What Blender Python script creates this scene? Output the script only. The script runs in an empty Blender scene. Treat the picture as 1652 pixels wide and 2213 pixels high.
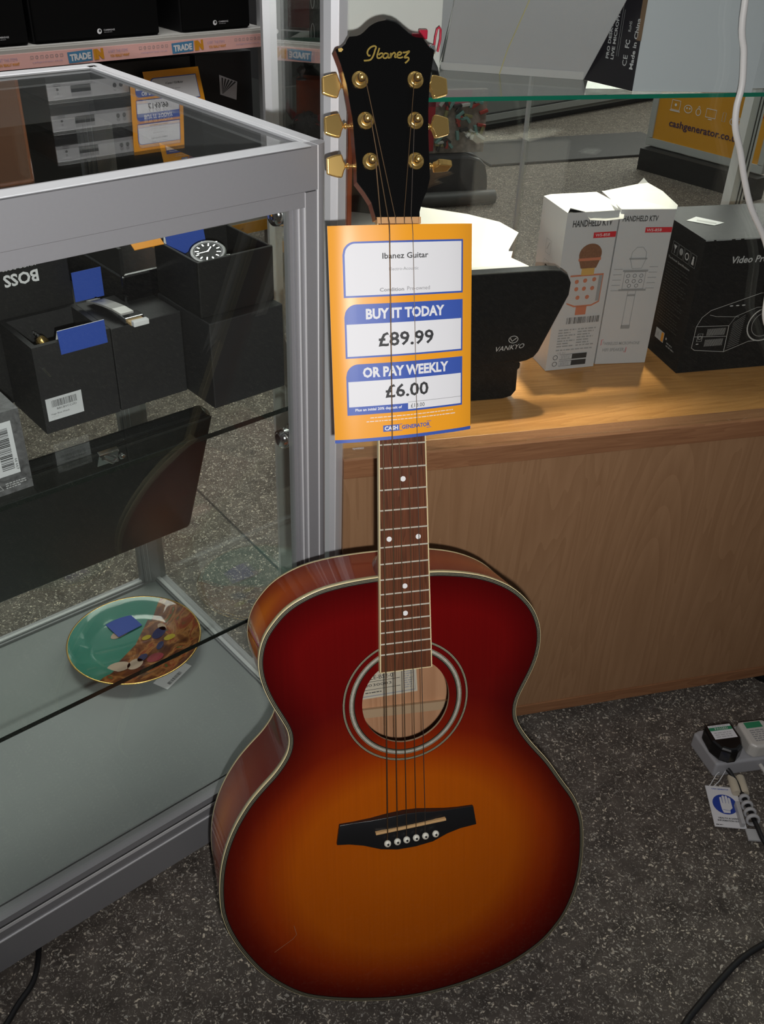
import bpy, bmesh, math, random
from mathutils import Matrix, Vector
random.seed(7)
S = bpy.context.scene
C = S.collection
R = math.radians

# ---------------------------------------------------------------- camera
cam_d = bpy.data.cameras.new('camera')
cam = bpy.data.objects.new('camera', cam_d); C.objects.link(cam); S.camera = cam
cam_d.sensor_fit = 'VERTICAL'; cam_d.sensor_height = 36.0
cam_d.lens = 36.0 * 2062.0 / 2213.0
cam_d.clip_start = 0.05; cam_d.clip_end = 60
RIGHT = Vector((0.99917, 0.02300, 0.03358)); DOWN = Vector((0.04070, -0.56463, -0.82434)); FWD = Vector((0, 0.82503, -0.56510))
cm = Matrix((RIGHT, -DOWN, -FWD)).transposed().to_4x4()
EYE = Vector((0, 0, 1.174))
cm.translation = EYE
cam.matrix_world = cm

# ---------------------------------------------------------------- light
S.view_settings.view_transform = 'Standard'
S.view_settings.look = 'None'
S.view_settings.gamma = 1.0
S.view_settings.use_curve_mapping = False
S.view_settings.exposure = 0.0
S.cycles.transparent_max_bounces = 48
S.cycles.max_bounces = 10
S.cycles.sample_clamp_indirect = 6.0

w = bpy.data.worlds.new('world'); S.world = w; w.use_nodes = True
nt = w.node_tree; nt.nodes.clear()
tc = nt.nodes.new('ShaderNodeTexCoord'); sep = nt.nodes.new('ShaderNodeSeparateXYZ')
nt.links.new(tc.outputs['Generated'], sep.inputs[0])
ma = nt.nodes.new('ShaderNodeMath'); ma.operation = 'MULTIPLY_ADD'
nt.links.new(sep.outputs['Y'], ma.inputs[0]); ma.inputs[1].default_value = 0.5; ma.inputs[2].default_value = 0.5
cr = nt.nodes.new('ShaderNodeValToRGB'); nt.links.new(ma.outputs[0], cr.inputs[0])
cr.color_ramp.elements[0].position = 0.15; cr.color_ramp.elements[0].color = (0.018, 0.0185, 0.021, 1)
cr.color_ramp.elements[1].position = 0.95; cr.color_ramp.elements[1].color = (0.34, 0.35, 0.36, 1)
bg = nt.nodes.new('ShaderNodeBackground'); nt.links.new(cr.outputs[0], bg.inputs[0]); bg.inputs[1].default_value = 1.0
out = nt.nodes.new('ShaderNodeOutputWorld'); nt.links.new(bg.outputs[0], out.inputs[0])

def lamp(name, kind, energy, loc, target=None, color=(1, 1, 1), **kw):
    d = bpy.data.lights.new(name, kind); d.energy = energy; d.color = color
    for k, v in kw.items(): setattr(d, k, v)
    o = bpy.data.objects.new(name, d); C.objects.link(o); o.location = loc
    if target is not None:
        o.rotation_euler = (Vector(target) - Vector(loc)).to_track_quat('-Z', 'Y').to_euler()
    return o
# the camera's own flash, just right of and below the lens
lamp('camera_flash', 'SPOT', 34.0, EYE + RIGHT * 0.022 + DOWN * 0.045 + FWD * 0.02,
     EYE + FWD * 1.0 - DOWN * 0.22, (1.0, 0.98, 0.97), shadow_soft_size=0.008, spot_size=R(115), spot_blend=1.0)
# daylight from the shop window at the back right
lamp('window_daylight', 'AREA', 140.0, (2.6, 6.6, 2.6), (0.3, 1.8, 0.2), (1.0, 0.975, 0.93), shape='RECTANGLE', size=3.0, size_y=2.0)
for nm_, loc_, e_ in (('ceiling_panel', (-0.75, 2.3, 2.75), 44), ('ceiling_panel', (1.2, 3.4, 2.75), 14), ('ceiling_panel', (-0.2, 5.0, 2.75), 10)):
    lamp(nm_, 'AREA', e_, loc_, (loc_[0], loc_[1], 0), (1.0, 0.99, 0.97), shape='RECTANGLE', size=1.8, size_y=0.9)
# the sunbeam that falls on the counter deck
lamp('sunbeam', 'SPOT', 4000.0, (0.66, 2.60, 4.3), (0.190, 1.415, 0.68), (1.0, 0.87, 0.72), shadow_soft_size=0.16, spot_size=R(5.8), spot_blend=0.5)

# ---------------------------------------------------------------- materials
MATS = {}
def mat(name, col, rough=0.5, metal=0.0, spec=0.5, coat=0.0, bump=0.0, bscale=200, var=0.0, vscale=20, emit=None):
    if name in MATS: return MATS[name]
    m = bpy.data.materials.new(name); m.use_nodes = True
    n = m.node_tree; b = n.nodes['Principled BSDF']
    b.inputs['Base Color'].default_value = (*col, 1); b.inputs['Roughness'].default_value = rough
    b.inputs['Metallic'].default_value = metal; b.inputs['Specular IOR Level'].default_value = spec
    b.inputs['Coat Weight'].default_value = coat; b.inputs['Coat Roughness'].default_value = 0.04
    if emit: b.inputs['Emission Color'].default_value = (*emit, 1); b.inputs['Emission Strength'].default_value = 1
    if var or bump:
        t = n.nodes.new('ShaderNodeTexCoord'); no = n.nodes.new('ShaderNodeTexNoise')
        n.links.new(t.outputs['Object'], no.inputs['Vector']); no.inputs['Scale'].default_value = vscale; no.inputs['Detail'].default_value = 6
        if var:
            mx = n.nodes.new('ShaderNodeMix'); mx.data_type = 'RGBA'
            n.links.new(no.outputs['Fac'], mx.inputs[0])
            mx.inputs[6].default_value = (*[max(0, c * (1 - var)) for c in col], 1); mx.inputs[7].default_value = (*[min(1, c * (1 + var)) for c in col], 1)
            n.links.new(mx.outputs[2], b.inputs['Base Color'])
        if bump:
            n2 = n.nodes.new('ShaderNodeTexNoise'); n.links.new(t.outputs['Object'], n2.inputs['Vector']); n2.inputs['Scale'].default_value = bscale
            bp = n.nodes.new('ShaderNodeBump'); bp.inputs['Strength'].default_value = bump; bp.inputs['Distance'].default_value = 0.002
            n.links.new(n2.outputs['Fac'], bp.inputs['Height']); n.links.new(bp.outputs[0], b.inputs['Normal'])
    MATS[name] = m; return m

def glass(name, tint=(0.93, 0.97, 0.95), rough=0.0, gain=1.0):
    if name in MATS: return MATS[name]
    m = bpy.data.materials.new(name); m.use_nodes = True; n = m.node_tree; n.nodes.clear()
    g = n.nodes.new('ShaderNodeNewGeometry'); dp = n.nodes.new('ShaderNodeVectorMath'); dp.operation = 'DOT_PRODUCT'
    n.links.new(g.outputs['Incoming'], dp.inputs[0]); n.links.new(g.outputs['Normal'], dp.inputs[1])
    def M(op, a=None, b=None):
        x = n.nodes.new('ShaderNodeMath'); x.operation = op
        for i, v in enumerate((a, b)):
            if v is None: continue
            if isinstance(v, (int, float)): x.inputs[i].default_value = v
            else: n.links.new(v, x.inputs[i])
        return x.outputs[0]
    c = M('ABSOLUTE', dp.outputs['Value']); c = M('SUBTRACT', 1.0, c); c = M('POWER', c, 5.0)
    c = M('MULTIPLY', c, 0.96 * gain); c = M('ADD', c, 0.04 * gain)
    tr = n.nodes.new('ShaderNodeBsdfTransparent'); tr.inputs[0].default_value = (*tint, 1)
    gl = n.nodes.new('ShaderNodeBsdfGlossy'); gl.inputs['Roughness'].default_value = rough; gl.inputs[0].default_value = (1, 1, 1, 1)
    mx = n.nodes.new('ShaderNodeMixShader'); n.links.new(c, mx.inputs[0]); n.links.new(tr.outputs[0], mx.inputs[1]); n.links.new(gl.outputs[0], mx.inputs[2])
    o = n.nodes.new('ShaderNodeOutputMaterial'); n.links.new(mx.outputs[0], o.inputs[0])
    MATS[name] = m; return m

def wood(name, c1, c2, axis='Z', rough=0.35, scale=9.0, spec=0.4, coat=0.0, stretch=0.06):
    if name in MATS: return MATS[name]
    m = bpy.data.materials.new(name); m.use_nodes = True; n = m.node_tree; b = n.nodes['Principled BSDF']
    t = n.nodes.new('ShaderNodeTexCoord'); mp = n.nodes.new('ShaderNodeMapping'); n.links.new(t.outputs['Object'], mp.inputs[0])
    sc = [1, 1, 1]; sc['XYZ'.index(axis)] = stretch; mp.inputs['Scale'].default_value = sc
    a = n.nodes.new('ShaderNodeTexNoise'); a.inputs['Scale'].default_value = scale; a.inputs['Detail'].default_value = 3; a.inputs['Distortion'].default_value = 1.2
    d = n.nodes.new('ShaderNodeTexNoise'); d.inputs['Scale'].default_value = scale * 14; d.inputs['Detail'].default_value = 4
    n.links.new(mp.outputs[0], a.inputs['Vector']); n.links.new(mp.outputs[0], d.inputs['Vector'])
    sn = n.nodes.new('ShaderNodeMath'); sn.operation = 'MULTIPLY'; n.links.new(a.outputs['Fac'], sn.inputs[0]); sn.inputs[1].default_value = 22
    fr = n.nodes.new('ShaderNodeMath'); fr.operation = 'FRACT'; n.links.new(sn.outputs[0], fr.inputs[0])
    ad = n.nodes.new('ShaderNodeMath'); ad.operation = 'MULTIPLY_ADD'; n.links.new(fr.outputs[0], ad.inputs[0]); ad.inputs[1].default_value = 0.38; n.links.new(d.outputs['Fac'], ad.inputs[2])
    r = n.nodes.new('ShaderNodeValToRGB'); n.links.new(ad.outputs[0], r.inputs[0])
    r.color_ramp.elements[0].position = 0.35; r.color_ramp.elements[0].color = (*c1, 1)
    r.color_ramp.elements[1].position = 0.95; r.color_ramp.elements[1].color = (*c2, 1)
    n.links.new(r.outputs[0], b.inputs['Base Color']); b.inputs['Roughness'].default_value = rough; b.inputs['Specular IOR Level'].default_value = spec
    b.inputs['Coat Weight'].default_value = coat
    MATS[name] = m; return m

def terrazzo():
    m = bpy.data.materials.new('terrazzo'); m.use_nodes = True; n = m.node_tree; b = n.nodes['Principled BSDF']
    t = n.nodes.new('ShaderNodeTexCoord')
    nz = n.nodes.new('ShaderNodeTexNoise'); n.links.new(t.outputs['Object'], nz.inputs['Vector']); nz.inputs['Scale'].default_value = 90; nz.inputs['Detail'].default_value = 2
    mv = n.nodes.new('ShaderNodeMix'); mv.data_type = 'VECTOR'; mv.inputs[0].default_value = 0.022
    n.links.new(t.outputs['Object'], mv.inputs[4]); n.links.new(nz.outputs['Color'], mv.inputs[5])
    def vor(scale, lo, hi):
        v = n.nodes.new('ShaderNodeTexVoronoi'); v.inputs['Scale'].default_value = scale; n.links.new(mv.outputs[1], v.inputs['Vector'])
        s = n.nodes.new('ShaderNodeSeparateColor'); n.links.new(v.outputs['Color'], s.inputs[0])
        # a chip: near the cell's centre and only for some random cells
        a = n.nodes.new('ShaderNodeMapRange'); n.links.new(s.outputs[0], a.inputs[0]); a.inputs[1].default_value = lo; a.inputs[2].default_value = hi
        d = n.nodes.new('ShaderNodeMapRange'); n.links.new(v.outputs['Distance'], d.inputs[0]); d.inputs[1].default_value = 0.50; d.inputs[2].default_value = 0.30
        p = n.nodes.new('ShaderNodeMath'); p.operation = 'MULTIPLY'; n.links.new(a.outputs[0], p.inputs[0]); n.links.new(d.outputs[0], p.inputs[1])
        return p.outputs[0], s.outputs[1]
    f1, h1 = vor(225, 0.62, 0.80); f2, h2 = vor(400, 0.40, 0.75)
    big = n.nodes.new('ShaderNodeTexNoise'); n.links.new(t.outputs['Object'], big.inputs['Vector']); big.inputs['Scale'].default_value = 30; big.inputs['Detail'].default_value = 8
    def mix(fac, c1, c2):
        x = n.nodes.new('ShaderNodeMix'); x.data_type = 'RGBA'
        n.links.new(fac, x.inputs[0])
        for i, c in ((6, c1), (7, c2)):
            if isinstance(c, tuple): x.inputs[i].default_value = (*c, 1)
            else: n.links.new(c, x.inputs[i])
        return x.outputs[2]
    base = mix(big.outputs['Fac'], (0.016, 0.013, 0.012), (0.185, 0.158, 0.135))
    chipc = mix(h1, (0.72, 0.63, 0.50), (0.40, 0.38, 0.34)); chip2 = mix(h2, (0.15, 0.125, 0.105), (0.40, 0.37, 0.32))
    c = mix(f2, base, chip2); c = mix(f1, c, chipc)
    n.links.new(c, b.inputs['Base Color']); b.inputs['Roughness'].default_value = 0.6; b.inputs['Specular IOR Level'].default_value = 0.12
    return m

ALU = mat('satin_aluminium', (0.33, 0.33, 0.345), 0.42, 0.35, var=0.03, vscale=300)
ALU_LIGHT = mat('pale_aluminium', (0.68, 0.69, 0.71), 0.40, 0.40)
ALU_GLINT = mat('painted_aluminium_glint', (0.85, 0.85, 0.86), 0.35, 0.3)  # pale colour paints the highlight lines on ridges, seams and profile edges
SEAM = mat('dark_seam', (0.03, 0.03, 0.03), 0.8)
GLASS = glass('clear_glass', (0.962, 0.978, 0.960))
GLASS_EDGE = mat('green_glass_edge', (0.006, 0.16, 0.10), 0.15, 0.0, 0.8)
DARK_EDGE = mat('dark_glass_edge', (0.012, 0.016, 0.014), 0.2, 0.0, 0.6)
CHROME = mat('chrome', (0.75, 0.75, 0.76), 0.12, 1.0)
GOLD = mat('gold_plate', (0.90, 0.60, 0.20), 0.26, 0.92)
BLACK = mat('black_card', (0.008, 0.008, 0.0085), 0.55, var=0.15, vscale=80)
BLACKG = mat('black_gloss', (0.006, 0.006, 0.007), 0.18, spec=0.5)
CHARCOAL = mat('charcoal_card', (0.017, 0.017, 0.0185), 0.6, var=0.12, vscale=60)
WHITE = mat('white_paper', (0.78, 0.78, 0.80), 0.6)
WHITE2 = mat('white_carton', (0.50, 0.49, 0.51), 0.5, var=0.04, vscale=15)
INK = mat('black_ink', (0.03, 0.03, 0.032), 0.6)
GREYINK = mat('grey_ink', (0.28, 0.28, 0.29), 0.6)
LTINK = mat('pale_grey_ink', (0.50, 0.50, 0.51), 0.6)
ORANGE = mat('orange_card', (0.86, 0.33, 0.018), 0.45)
BLUE = mat('blue_card', (0.035, 0.085, 0.42), 0.5)
PRINTBLUE = mat('print_blue', (0.045, 0.10, 0.42), 0.45)
RED = mat('print_red', (0.55, 0.02, 0.03), 0.5)

# ---------------------------------------------------------------- mesh helpers
TXT = {}
def text_geo(s, bold=0.0):
    k = (s, bold)
    if k in TXT: return TXT[k]
    cu = bpy.data.curves.new('t', 'FONT'); cu.body = s; cu.size = 1.0; cu.resolution_u = 2; cu.offset = bold
    ob = bpy.data.objects.new('t', cu); C.objects.link(ob)
    dg = bpy.context.evaluated_depsgraph_get(); dg.update()
    me = bpy.data.meshes.new_from_object(ob.evaluated_get(dg))
    vs = [(v.co.x, v.co.y) for v in me.vertices]; fs = [tuple(p.vertices) for p in me.polygons]
    bpy.data.objects.remove(ob); bpy.data.curves.remove(cu); bpy.data.meshes.remove(me)
    xs = [v[0] for v in vs] or [0, 1]; ys = [v[1] for v in vs] or [0, 1]
    TXT[k] = (vs, fs, min(xs), max(xs), min(ys), max(ys)); return TXT[k]

class Fr:
    """flat drawing frame: origin, u and v directions (all local)"""
    def __init__(s, o, u=(1, 0, 0), v=(0, 0, 1)):
        s.o = Vector(o); s.u = Vector(u).normalized(); s.v = Vector(v); s.v = (s.v - s.u * s.v.dot(s.u)).normalized(); s.n = s.u.cross(s.v)
    def p(s, a, b, d=0.0): return s.o + s.u * a + s.v * b + s.n * d
    def sub(s, a, b, deg=0, d=0.0):
        c, q = math.cos(R(deg)), math.sin(R(deg)); return Fr(s.p(a, b, d), s.u * c + s.v * q, s.v * c - s.u * q)

class MB:
    def __init__(s): s.v = []; s.f = []; s.m = []; s.mats = []; s.sm = []
    def mi(s, m):
        if m not in s.mats: s.mats.append(m)
        return s.mats.index(m)
    def add(s, vs, fs, m, smooth=False):
        k = len(s.v); s.v += [tuple(v) for v in vs]; i = s.mi(m)
        for f in fs: s.f.append(tuple(k + j for j in f)); s.m.append(i); s.sm.append(smooth)
    def box(s, x0, x1, y0, y1, z0, z1, m, M=None):
        vs = [Vector((x, y, z)) for z in (z0, z1) for y in (y0, y1) for x in (x0, x1)]
        if M: vs = [M @ v for v in vs]
        s.add(vs, [(0, 2, 3, 1), (4, 5, 7, 6), (0, 1, 5, 4), (2, 6, 7, 3), (0, 4, 6, 2), (1, 3, 7, 5)], m); return s
    def prism(s, pts, fr, d0, d1, m, side=None, smooth=False):
        n = len(pts); a = [fr.p(x, y, d0) for x, y in pts]; b = [fr.p(x, y, d1) for x, y in pts]
        s.add(a + b, [tuple(range(n))[::-1], tuple(range(n, 2 * n))], m)
        s.add(a + b, [(i, (i + 1) % n, n + (i + 1) % n, n + i) for i in range(n)], side or m, smooth); return s
    def tube(s, pts, r, m, seg=8, closed=False, cap=True):
        P = [Vector(p) for p in pts]; n = len(P); rs = r if isinstance(r, (list, tuple)) else [r] * n
        T = []
        for i in range(n):
            a = P[(i - 1) % n] if (closed or i > 0) else P[i]; b = P[(i + 1) % n] if (closed or i < n - 1) else P[i]
            T.append((b - a).normalized() if (b - a).length > 1e-9 else Vector((0, 0, 1)))
        up = Vector((0, 0, 1)) if abs(T[0].z) < 0.9 else Vector((1, 0, 0)); u = T[0].cross(up).normalized(); vs = []
        for i in range(n):
            u = (u - T[i] * u.dot(T[i])).normalized(); w_ = T[i].cross(u)
            for k in range(seg):
                t = 2 * math.pi * k / seg; vs.append(P[i] + (u * math.cos(t) + w_ * math.sin(t)) * rs[i])
        fs = [(i * seg + k, i * seg + (k + 1) % seg, ((i + 1) % n) * seg + (k + 1) % seg, ((i + 1) % n) * seg + k) for i in range(n if closed else n - 1) for k in range(seg)]
        s.add(vs, fs, m, True)
        if cap and not closed: s.add(vs[:seg], [tuple(range(seg))], m); s.add(vs[-seg:], [tuple(range(seg))[::-1]], m)
        return s
    def lathe(s, prof, m, M=None, seg=32, smooth=True, cap=True):
        M = M or Matrix(); vs = []
        for r, z in prof:
            for k in range(seg):
                t = 2 * math.pi * k / seg; vs.append(M @ Vector((r * math.cos(t), r * math.sin(t), z)))
        n = len(prof); s.add(vs, [(i * seg + k, i * seg + (k + 1) % seg, (i + 1) * seg + (k + 1) % seg, (i + 1) * seg + k) for i in range(n - 1) for k in range(seg)], m, smooth)
        if cap and prof[0][0] > 1e-6: s.add(vs[:seg], [tuple(range(seg))[::-1]], m)
        if cap and prof[-1][0] > 1e-6: s.add(vs[-seg:], [tuple(range(seg))], m)
        return s
    # flat drawing
    def poly(s, fr, pts, m, d=0.0): s.add([fr.p(x, y, d) for x, y in pts], [tuple(range(len(pts)))], m); return s
    def rect(s, fr, x0, y0, x1, y1, m, d=0.0): return s.poly(fr, [(x0, y0), (x1, y0), (x1, y1), (x0, y1)], m, d)
    def disc(s, fr, x, y, rx, m, d=0.0, ry=None, n=24): return s.poly(fr, [(x + rx * math.cos(2 * math.pi * k / n), y + (ry or rx) * math.sin(2 * math.pi * k / n)) for k in range(n)], m, d)
    def line(s, fr, pts, wd, m, d=0.0, closed=False):
        n = len(pts); L = []; 
        for i in range(n):
            a = pts[(i - 1) % n] if (closed or i) else pts[i]; b = pts[(i + 1) % n] if (closed or i < n - 1) else pts[i]
            dx, dy = b[0] - a[0], b[1] - a[1]; l = math.hypot(dx, dy) or 1; q = wd[i] / 2 if isinstance(wd, (list, tuple)) else wd / 2
            L += [fr.p(pts[i][0] - dy / l * q, pts[i][1] + dx / l * q, d), fr.p(pts[i][0] + dy / l * q, pts[i][1] - dx / l * q, d)]
        s.add(L, [(2 * i, 2 * i + 1, (2 * i + 3) % (2 * n), (2 * i + 2) % (2 * n)) for i in range(n if closed else n - 1)], m); return s
    def ring(s, fr, x, y, r, wd, m, d=0.0, ry=None, n=28, a0=0, a1=360):
        cl = (a1 - a0) >= 360; k = n if cl else n + 1
        return s.line(fr, [(x + r * math.cos(R(a0 + (a1 - a0) * i / n)), y + (ry or r) * math.sin(R(a0 + (a1 - a0) * i / n))) for i in range(k)], wd, m, d, cl)
    def text(s, fr, t, x, y, w=None, h=None, m=None, d=0.0, bold=0.0, align='c', shear=0.0, deg=0):
        """text centred (or left-aligned) on x, y and fitted to width w / height h"""
        vs, fs, x0, x1, y0, y1 = text_geo(t, bold)
        sx = w / (x1 - x0) if w else None; sy = h / (y1 - y0) if h else None
        sx = sx or sy; sy = sy or sx; f2 = fr.sub(x, y, deg) if deg else fr
        ox, oy = (0, 0) if deg else (x, y); cx = (x0 + x1) / 2 if align == 'c' else x0; cy = (y0 + y1) / 2
        s.add([f2.p(ox + (vx - cx) * sx + (vy - cy) * sy * shear, oy + (vy - cy) * sy, d) for vx, vy in vs], fs, m); return s
    def bars(s, fr, x0, y0, x1, y1, m, d=0.0, seed=1, fill=0.5):
        rr = random.Random(seed); x = x0; wd = (x1 - x0) / 60
        while x < x1:
            a = wd * rr.choice((0.5, 1, 1.6)); s.rect(fr, x, y0, min(x + a, x1), y1, m, d); x += a + wd * rr.choice((0.6, 1, 1.5))
        return s
    def fake(s, fr, x0, y0, x1, y1, rows, m, d=0.0, seed=3, hgt=0.45):
        """unreadable fine print: rows of short dashes"""
        rr = random.Random(seed); rh = (y1 - y0) / rows
        for r_ in range(rows):
            y = y1 - (r_ + 0.5) * rh; x = x0; e = x1 - (x1 - x0) * rr.choice((0, 0, 0.1, 0.3))
            while x < e:
                l = rh * rr.uniform(0.6, 2.2); s.rect(fr, x, y - rh * hgt / 2, min(x + l, e), y + rh * hgt / 2, m, d); x += l + rh * 0.35
        return s
    def build(s, name, parent=None, M=None, bevel=0.0, seg=2, subsurf=0, weld=False):
        me = bpy.data.meshes.new(name); me.from_pydata(s.v, [], s.f)
        for m in s.mats: me.materials.append(m)
        me.polygons.foreach_set('material_index', s.m); me.polygons.foreach_set('use_smooth', s.sm); me.update()
        if weld or bevel:
            b = bmesh.new(); b.from_mesh(me); bmesh.ops.remove_doubles(b, verts=b.verts, dist=1e-6); b.to_mesh(me); b.free()
        o = bpy.data.objects.new(name, me); C.objects.link(o)
        if parent: o.parent = parent
        if M is not None: o.matrix_local = M
        if bevel:
            md = o.modifiers.new('bevel', 'BEVEL'); md.width = bevel; md.segments = seg; md.limit_method = 'ANGLE'; md.angle_limit = R(40); md.harden_normals = False
        if subsurf:
            md = o.modifiers.new('sub', 'SUBSURF'); md.levels = subsurf; md.render_levels = subsurf
        return o

def tag(o, label, cat, group=None, kind=None):
    if label: o['label'] = label
    if cat: o['category'] = cat
    if group: o['group'] = group
    if kind: o['kind'] = kind
    return o
def thing(name, label, cat, M, group=None):
    o = bpy.data.objects.new(name, None); C.objects.link(o); o.empty_display_size = 0.05; o.matrix_world = M
    return tag(o, label, cat, group)
def TR(x, y, z, deg=0): return Matrix.Translation((x, y, z)) @ Matrix.Rotation(R(deg), 4, 'Z')
CAB = TR(-0.0662, 0.9743, 0, 41.684)      # front right foot of the left showcase; x along its front, y into it
CNT = TR(-0.0506, 1.0224, 0, 15.206)      # front left foot of the wooden counter

# ---------------------------------------------------------------- floor and walls
TZ = terrazzo()
b = MB(); b.box(-5, 7, -2.5, 8.5, -0.05, 0.0, TZ); GROUT = mat('floor_joint', (0.015, 0.014, 0.013), 0.9)
fl = Fr((0, 0, 0), (1, 0, 0), (0, 1, 0))
jd = Vector((0.205, -0.265, 0)).normalized(); jn = Vector((0.265, 0.205, 0)).normalized()
p = Vector((-0.409, 1.766, 0))
b.line(fl, [(p.x - jd.x * 2.2, p.y - jd.y * 2.2), (p.x + jd.x * 0.6, p.y + jd.y * 0.6)], 0.005, GROUT, 0.0004)
b.build('floor'); bpy.data.objects['floor']['kind'] = 'structure'
WALL = mat('shop_wall_paint', (0.30, 0.30, 0.29), 0.8)
tag(MB().box(-5, 7, 8.5, 8.6, 0, 2.9, WALL).build('wall_back'), None, None, kind='structure')

# ================================================================ guitar
GX = Vector((0.96299, 0.26740, -0.03386)); GY = Vector((-0.06151, 0.34033, 0.93829)); GN = Vector((0.26242, -0.90148, 0.34418))
NUT = Vector((0.00475, 0.91860, 0.88380))
VB = 0.8954
gm = Matrix((GX, GY, GN)).transposed().to_4x4(); gm.translation = NUT - GY * VB - GN * 0.007
guitar = thing('acoustic_guitar', 'sunburst acoustic guitar with gold tuners, leaning upright against the counter', 'guitar', gm)
def G(x, v, n): return Vector((x, VB - v, n + 0.007))      # n measured from the fingerboard plane
TOP = 0.0

def outline():
    Rr = [(0.0297, .3593), (0.0476, .3608), (0.0727, .3651), (0.098, .3726), (0.1238, .3860), (0.1411, .4015), (0.1530, .4185), (0.1594, .4370), (0.1606, .4521), (0.1580, .4698), (0.1520, .4868), (0.1425, .5051), (0.1340, .5217), (0.1314, .5343), (0.1325, .5473), (0.1403, .5630), (0.1533, .5818), (0.1725, .6058), (0.1915, .6352), (0.2085, .6613), (0.2185, .6874), (0.2214, .7082), (0.2220, .7392), (0.2190, .7700), (0.2125, .7963), (0.2030, .8180), (0.1908, .8358), (0.1730, .8540), (0.1519, .8675), (0.1280, .8785), (0.1017, .8859), (0.0558, .8939), (0.0, .8954)]
    L = [(-0.0276, .3593), (-0.0649, .3620), (-0.0963, .3683), (-0.1247, .3816), (-0.142, .3981), (-0.153, .4142), (-0.1584, .4332), (-0.1588, .451), (-0.155, .4694), (-0.1480, .4880), (-0.1391, .506), (-0.1323, .5206), (-0.1303, .5325), (-0.1325, .5465), (-0.1397, .5592), (-0.1499, .572), (-0.1621, .5839), (-0.1787, .6021), (-0.1950, .6270), (-0.2063, .6524), (-0.2135, .6793), (-0.2166, .7114), (-0.2148, .7385), (-0.2058, .7676), (-0.1899, .7987), (-0.1698, .827), (-0.1389, .8553), (-0.108, .8712), (-0.0551, .8868)]
    P = [(0.0, .3590)] + Rr + L[::-1]
    n = len(P); out = []
    for i in range(n):
        p0, p1, p2, p3 = P[i - 1], P[i], P[(i + 1) % n], P[(i + 2) % n]
        st = max(2, int(math.dist(p1, p2) / 0.004))
        for k in range(st):
            t = k / st
            out.append(tuple(0.5 * (2 * p1[j] + (p2[j] - p0[j]) * t + (2 * p0[j] - 5 * p1[j] + 4 * p2[j] - p3[j]) * t * t + (3 * p1[j] - p0[j] - 3 * p2[j] + p3[j]) * t ** 3) for j in (0, 1)))
    for _ in range(3):
        out = [tuple((out[i - 1][j] + 2 * out[i][j] + out[(i + 1) % len(out)][j]) / 4 for j in (0, 1)) for i in range(len(out))]
    return out
OUT = outline(); NO = len(OUT)
def inset(P, d):
    n = len(P); r = []
    for i in range(n):
        a, b_ = P[i - 1], P[(i + 1) % n]; dx, dy = b_[0] - a[0], b_[1] - a[1]; l = math.hypot(dx, dy)
        r.append((P[i][0] - dy / l * d, P[i][1] + dx / l * d))
    return r
# the loop runs clockwise seen in (x, v down): make sure that a positive inset shrinks it
if abs(inset(OUT, 0.01)[NO // 2][1]) > abs(OUT[NO // 2][1]):
    _ins = inset
    def inset(P, d): return _ins(P, -d)
def depth(v): return 0.095 + 0.026 * max(0, min(1, (v - .359) / .53))

def sunburst():
    m = bpy.data.materials.new('sunburst_lacquer'); m.use_nodes = True; n = m.node_tree; b_ = n.nodes['Principled BSDF']
    a = n.nodes.new('ShaderNodeAttribute'); a.attribute_name = 'burst'; s = n.nodes.new('ShaderNodeSeparateColor'); n.links.new(a.outputs['Color'], s.inputs[0])
    r = n.nodes.new('ShaderNodeValToRGB'); n.links.new(s.outputs[0], r.inputs[0]); e = r.color_ramp.elements
    e[0].position = 0.0; e[0].color = (0.46, 0.098, 0.0015, 1)
    e[1].position = 0.28; e[1].color = (0.42, 0.080, 0.0012, 1)
    for p, c in ((0.36, (0.28, 0.032, 0.0012)), (0.43, (0.17, 0.010, 0.0015)), (0.54, (0.11, 0.003, 0.002)), (0.80, (0.13, 0.002, 0.002)), (1.0, (0.12, 0.002, 0.002))):
        x = e.new(p); x.color = (*c, 1)
    r2 = n.nodes.new('ShaderNodeValToRGB'); n.links.new(s.outputs[1], r2.inputs[0]); e = r2.color_ramp.elements
    e[0].position = 0.0; e[0].color = (0.42, 0.3, 0.5, 1); e[1].position = 0.42; e[1].color = (1, 1, 1, 1)
    mx = n.nodes.new('ShaderNodeMix'); mx.data_type = 'RGBA'; mx.blend_type = 'MULTIPLY'; mx.inputs[0].default_value = 1
    n.links.new(r.outputs[0], mx.inputs[6]); n.links.new(r2.outputs[0], mx.inputs[7])
    # fine straight spruce grain
    t = n.nodes.new('ShaderNodeTexCoord'); mp = n.nodes.new('ShaderNodeMapping'); mp.inputs['Scale'].default_value = (400, 6, 1); n.links.new(t.outputs['Object'], mp.inputs[0])
    no = n.nodes.new('ShaderNodeTexNoise'); n.links.new(mp.outputs[0], no.inputs['Vector']); no.inputs['Scale'].default_value = 1.0
    mr = n.nodes.new('ShaderNodeMapRange'); n.links.new(no.outputs['Fac'], mr.inputs[0]); mr.inputs[3].default_value = 0.9; mr.inputs[4].default_value = 1.1
    m2 = n.nodes.new('ShaderNodeVectorMath'); m2.operation = 'SCALE'; n.links.new(mx.outputs[2], m2.inputs[0]); n.links.new(mr.outputs[0], m2.inputs['Scale'])
    n.links.new(m2.outputs[0], b_.inputs['Base Color'])
    b_.inputs['Roughness'].default_value = 0.7; b_.inputs['Specular IOR Level'].default_value = 0.02; b_.inputs['Coat Weight'].default_value = 0.7; b_.inputs['Coat Roughness'].default_value = 0.03
    return m
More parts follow.
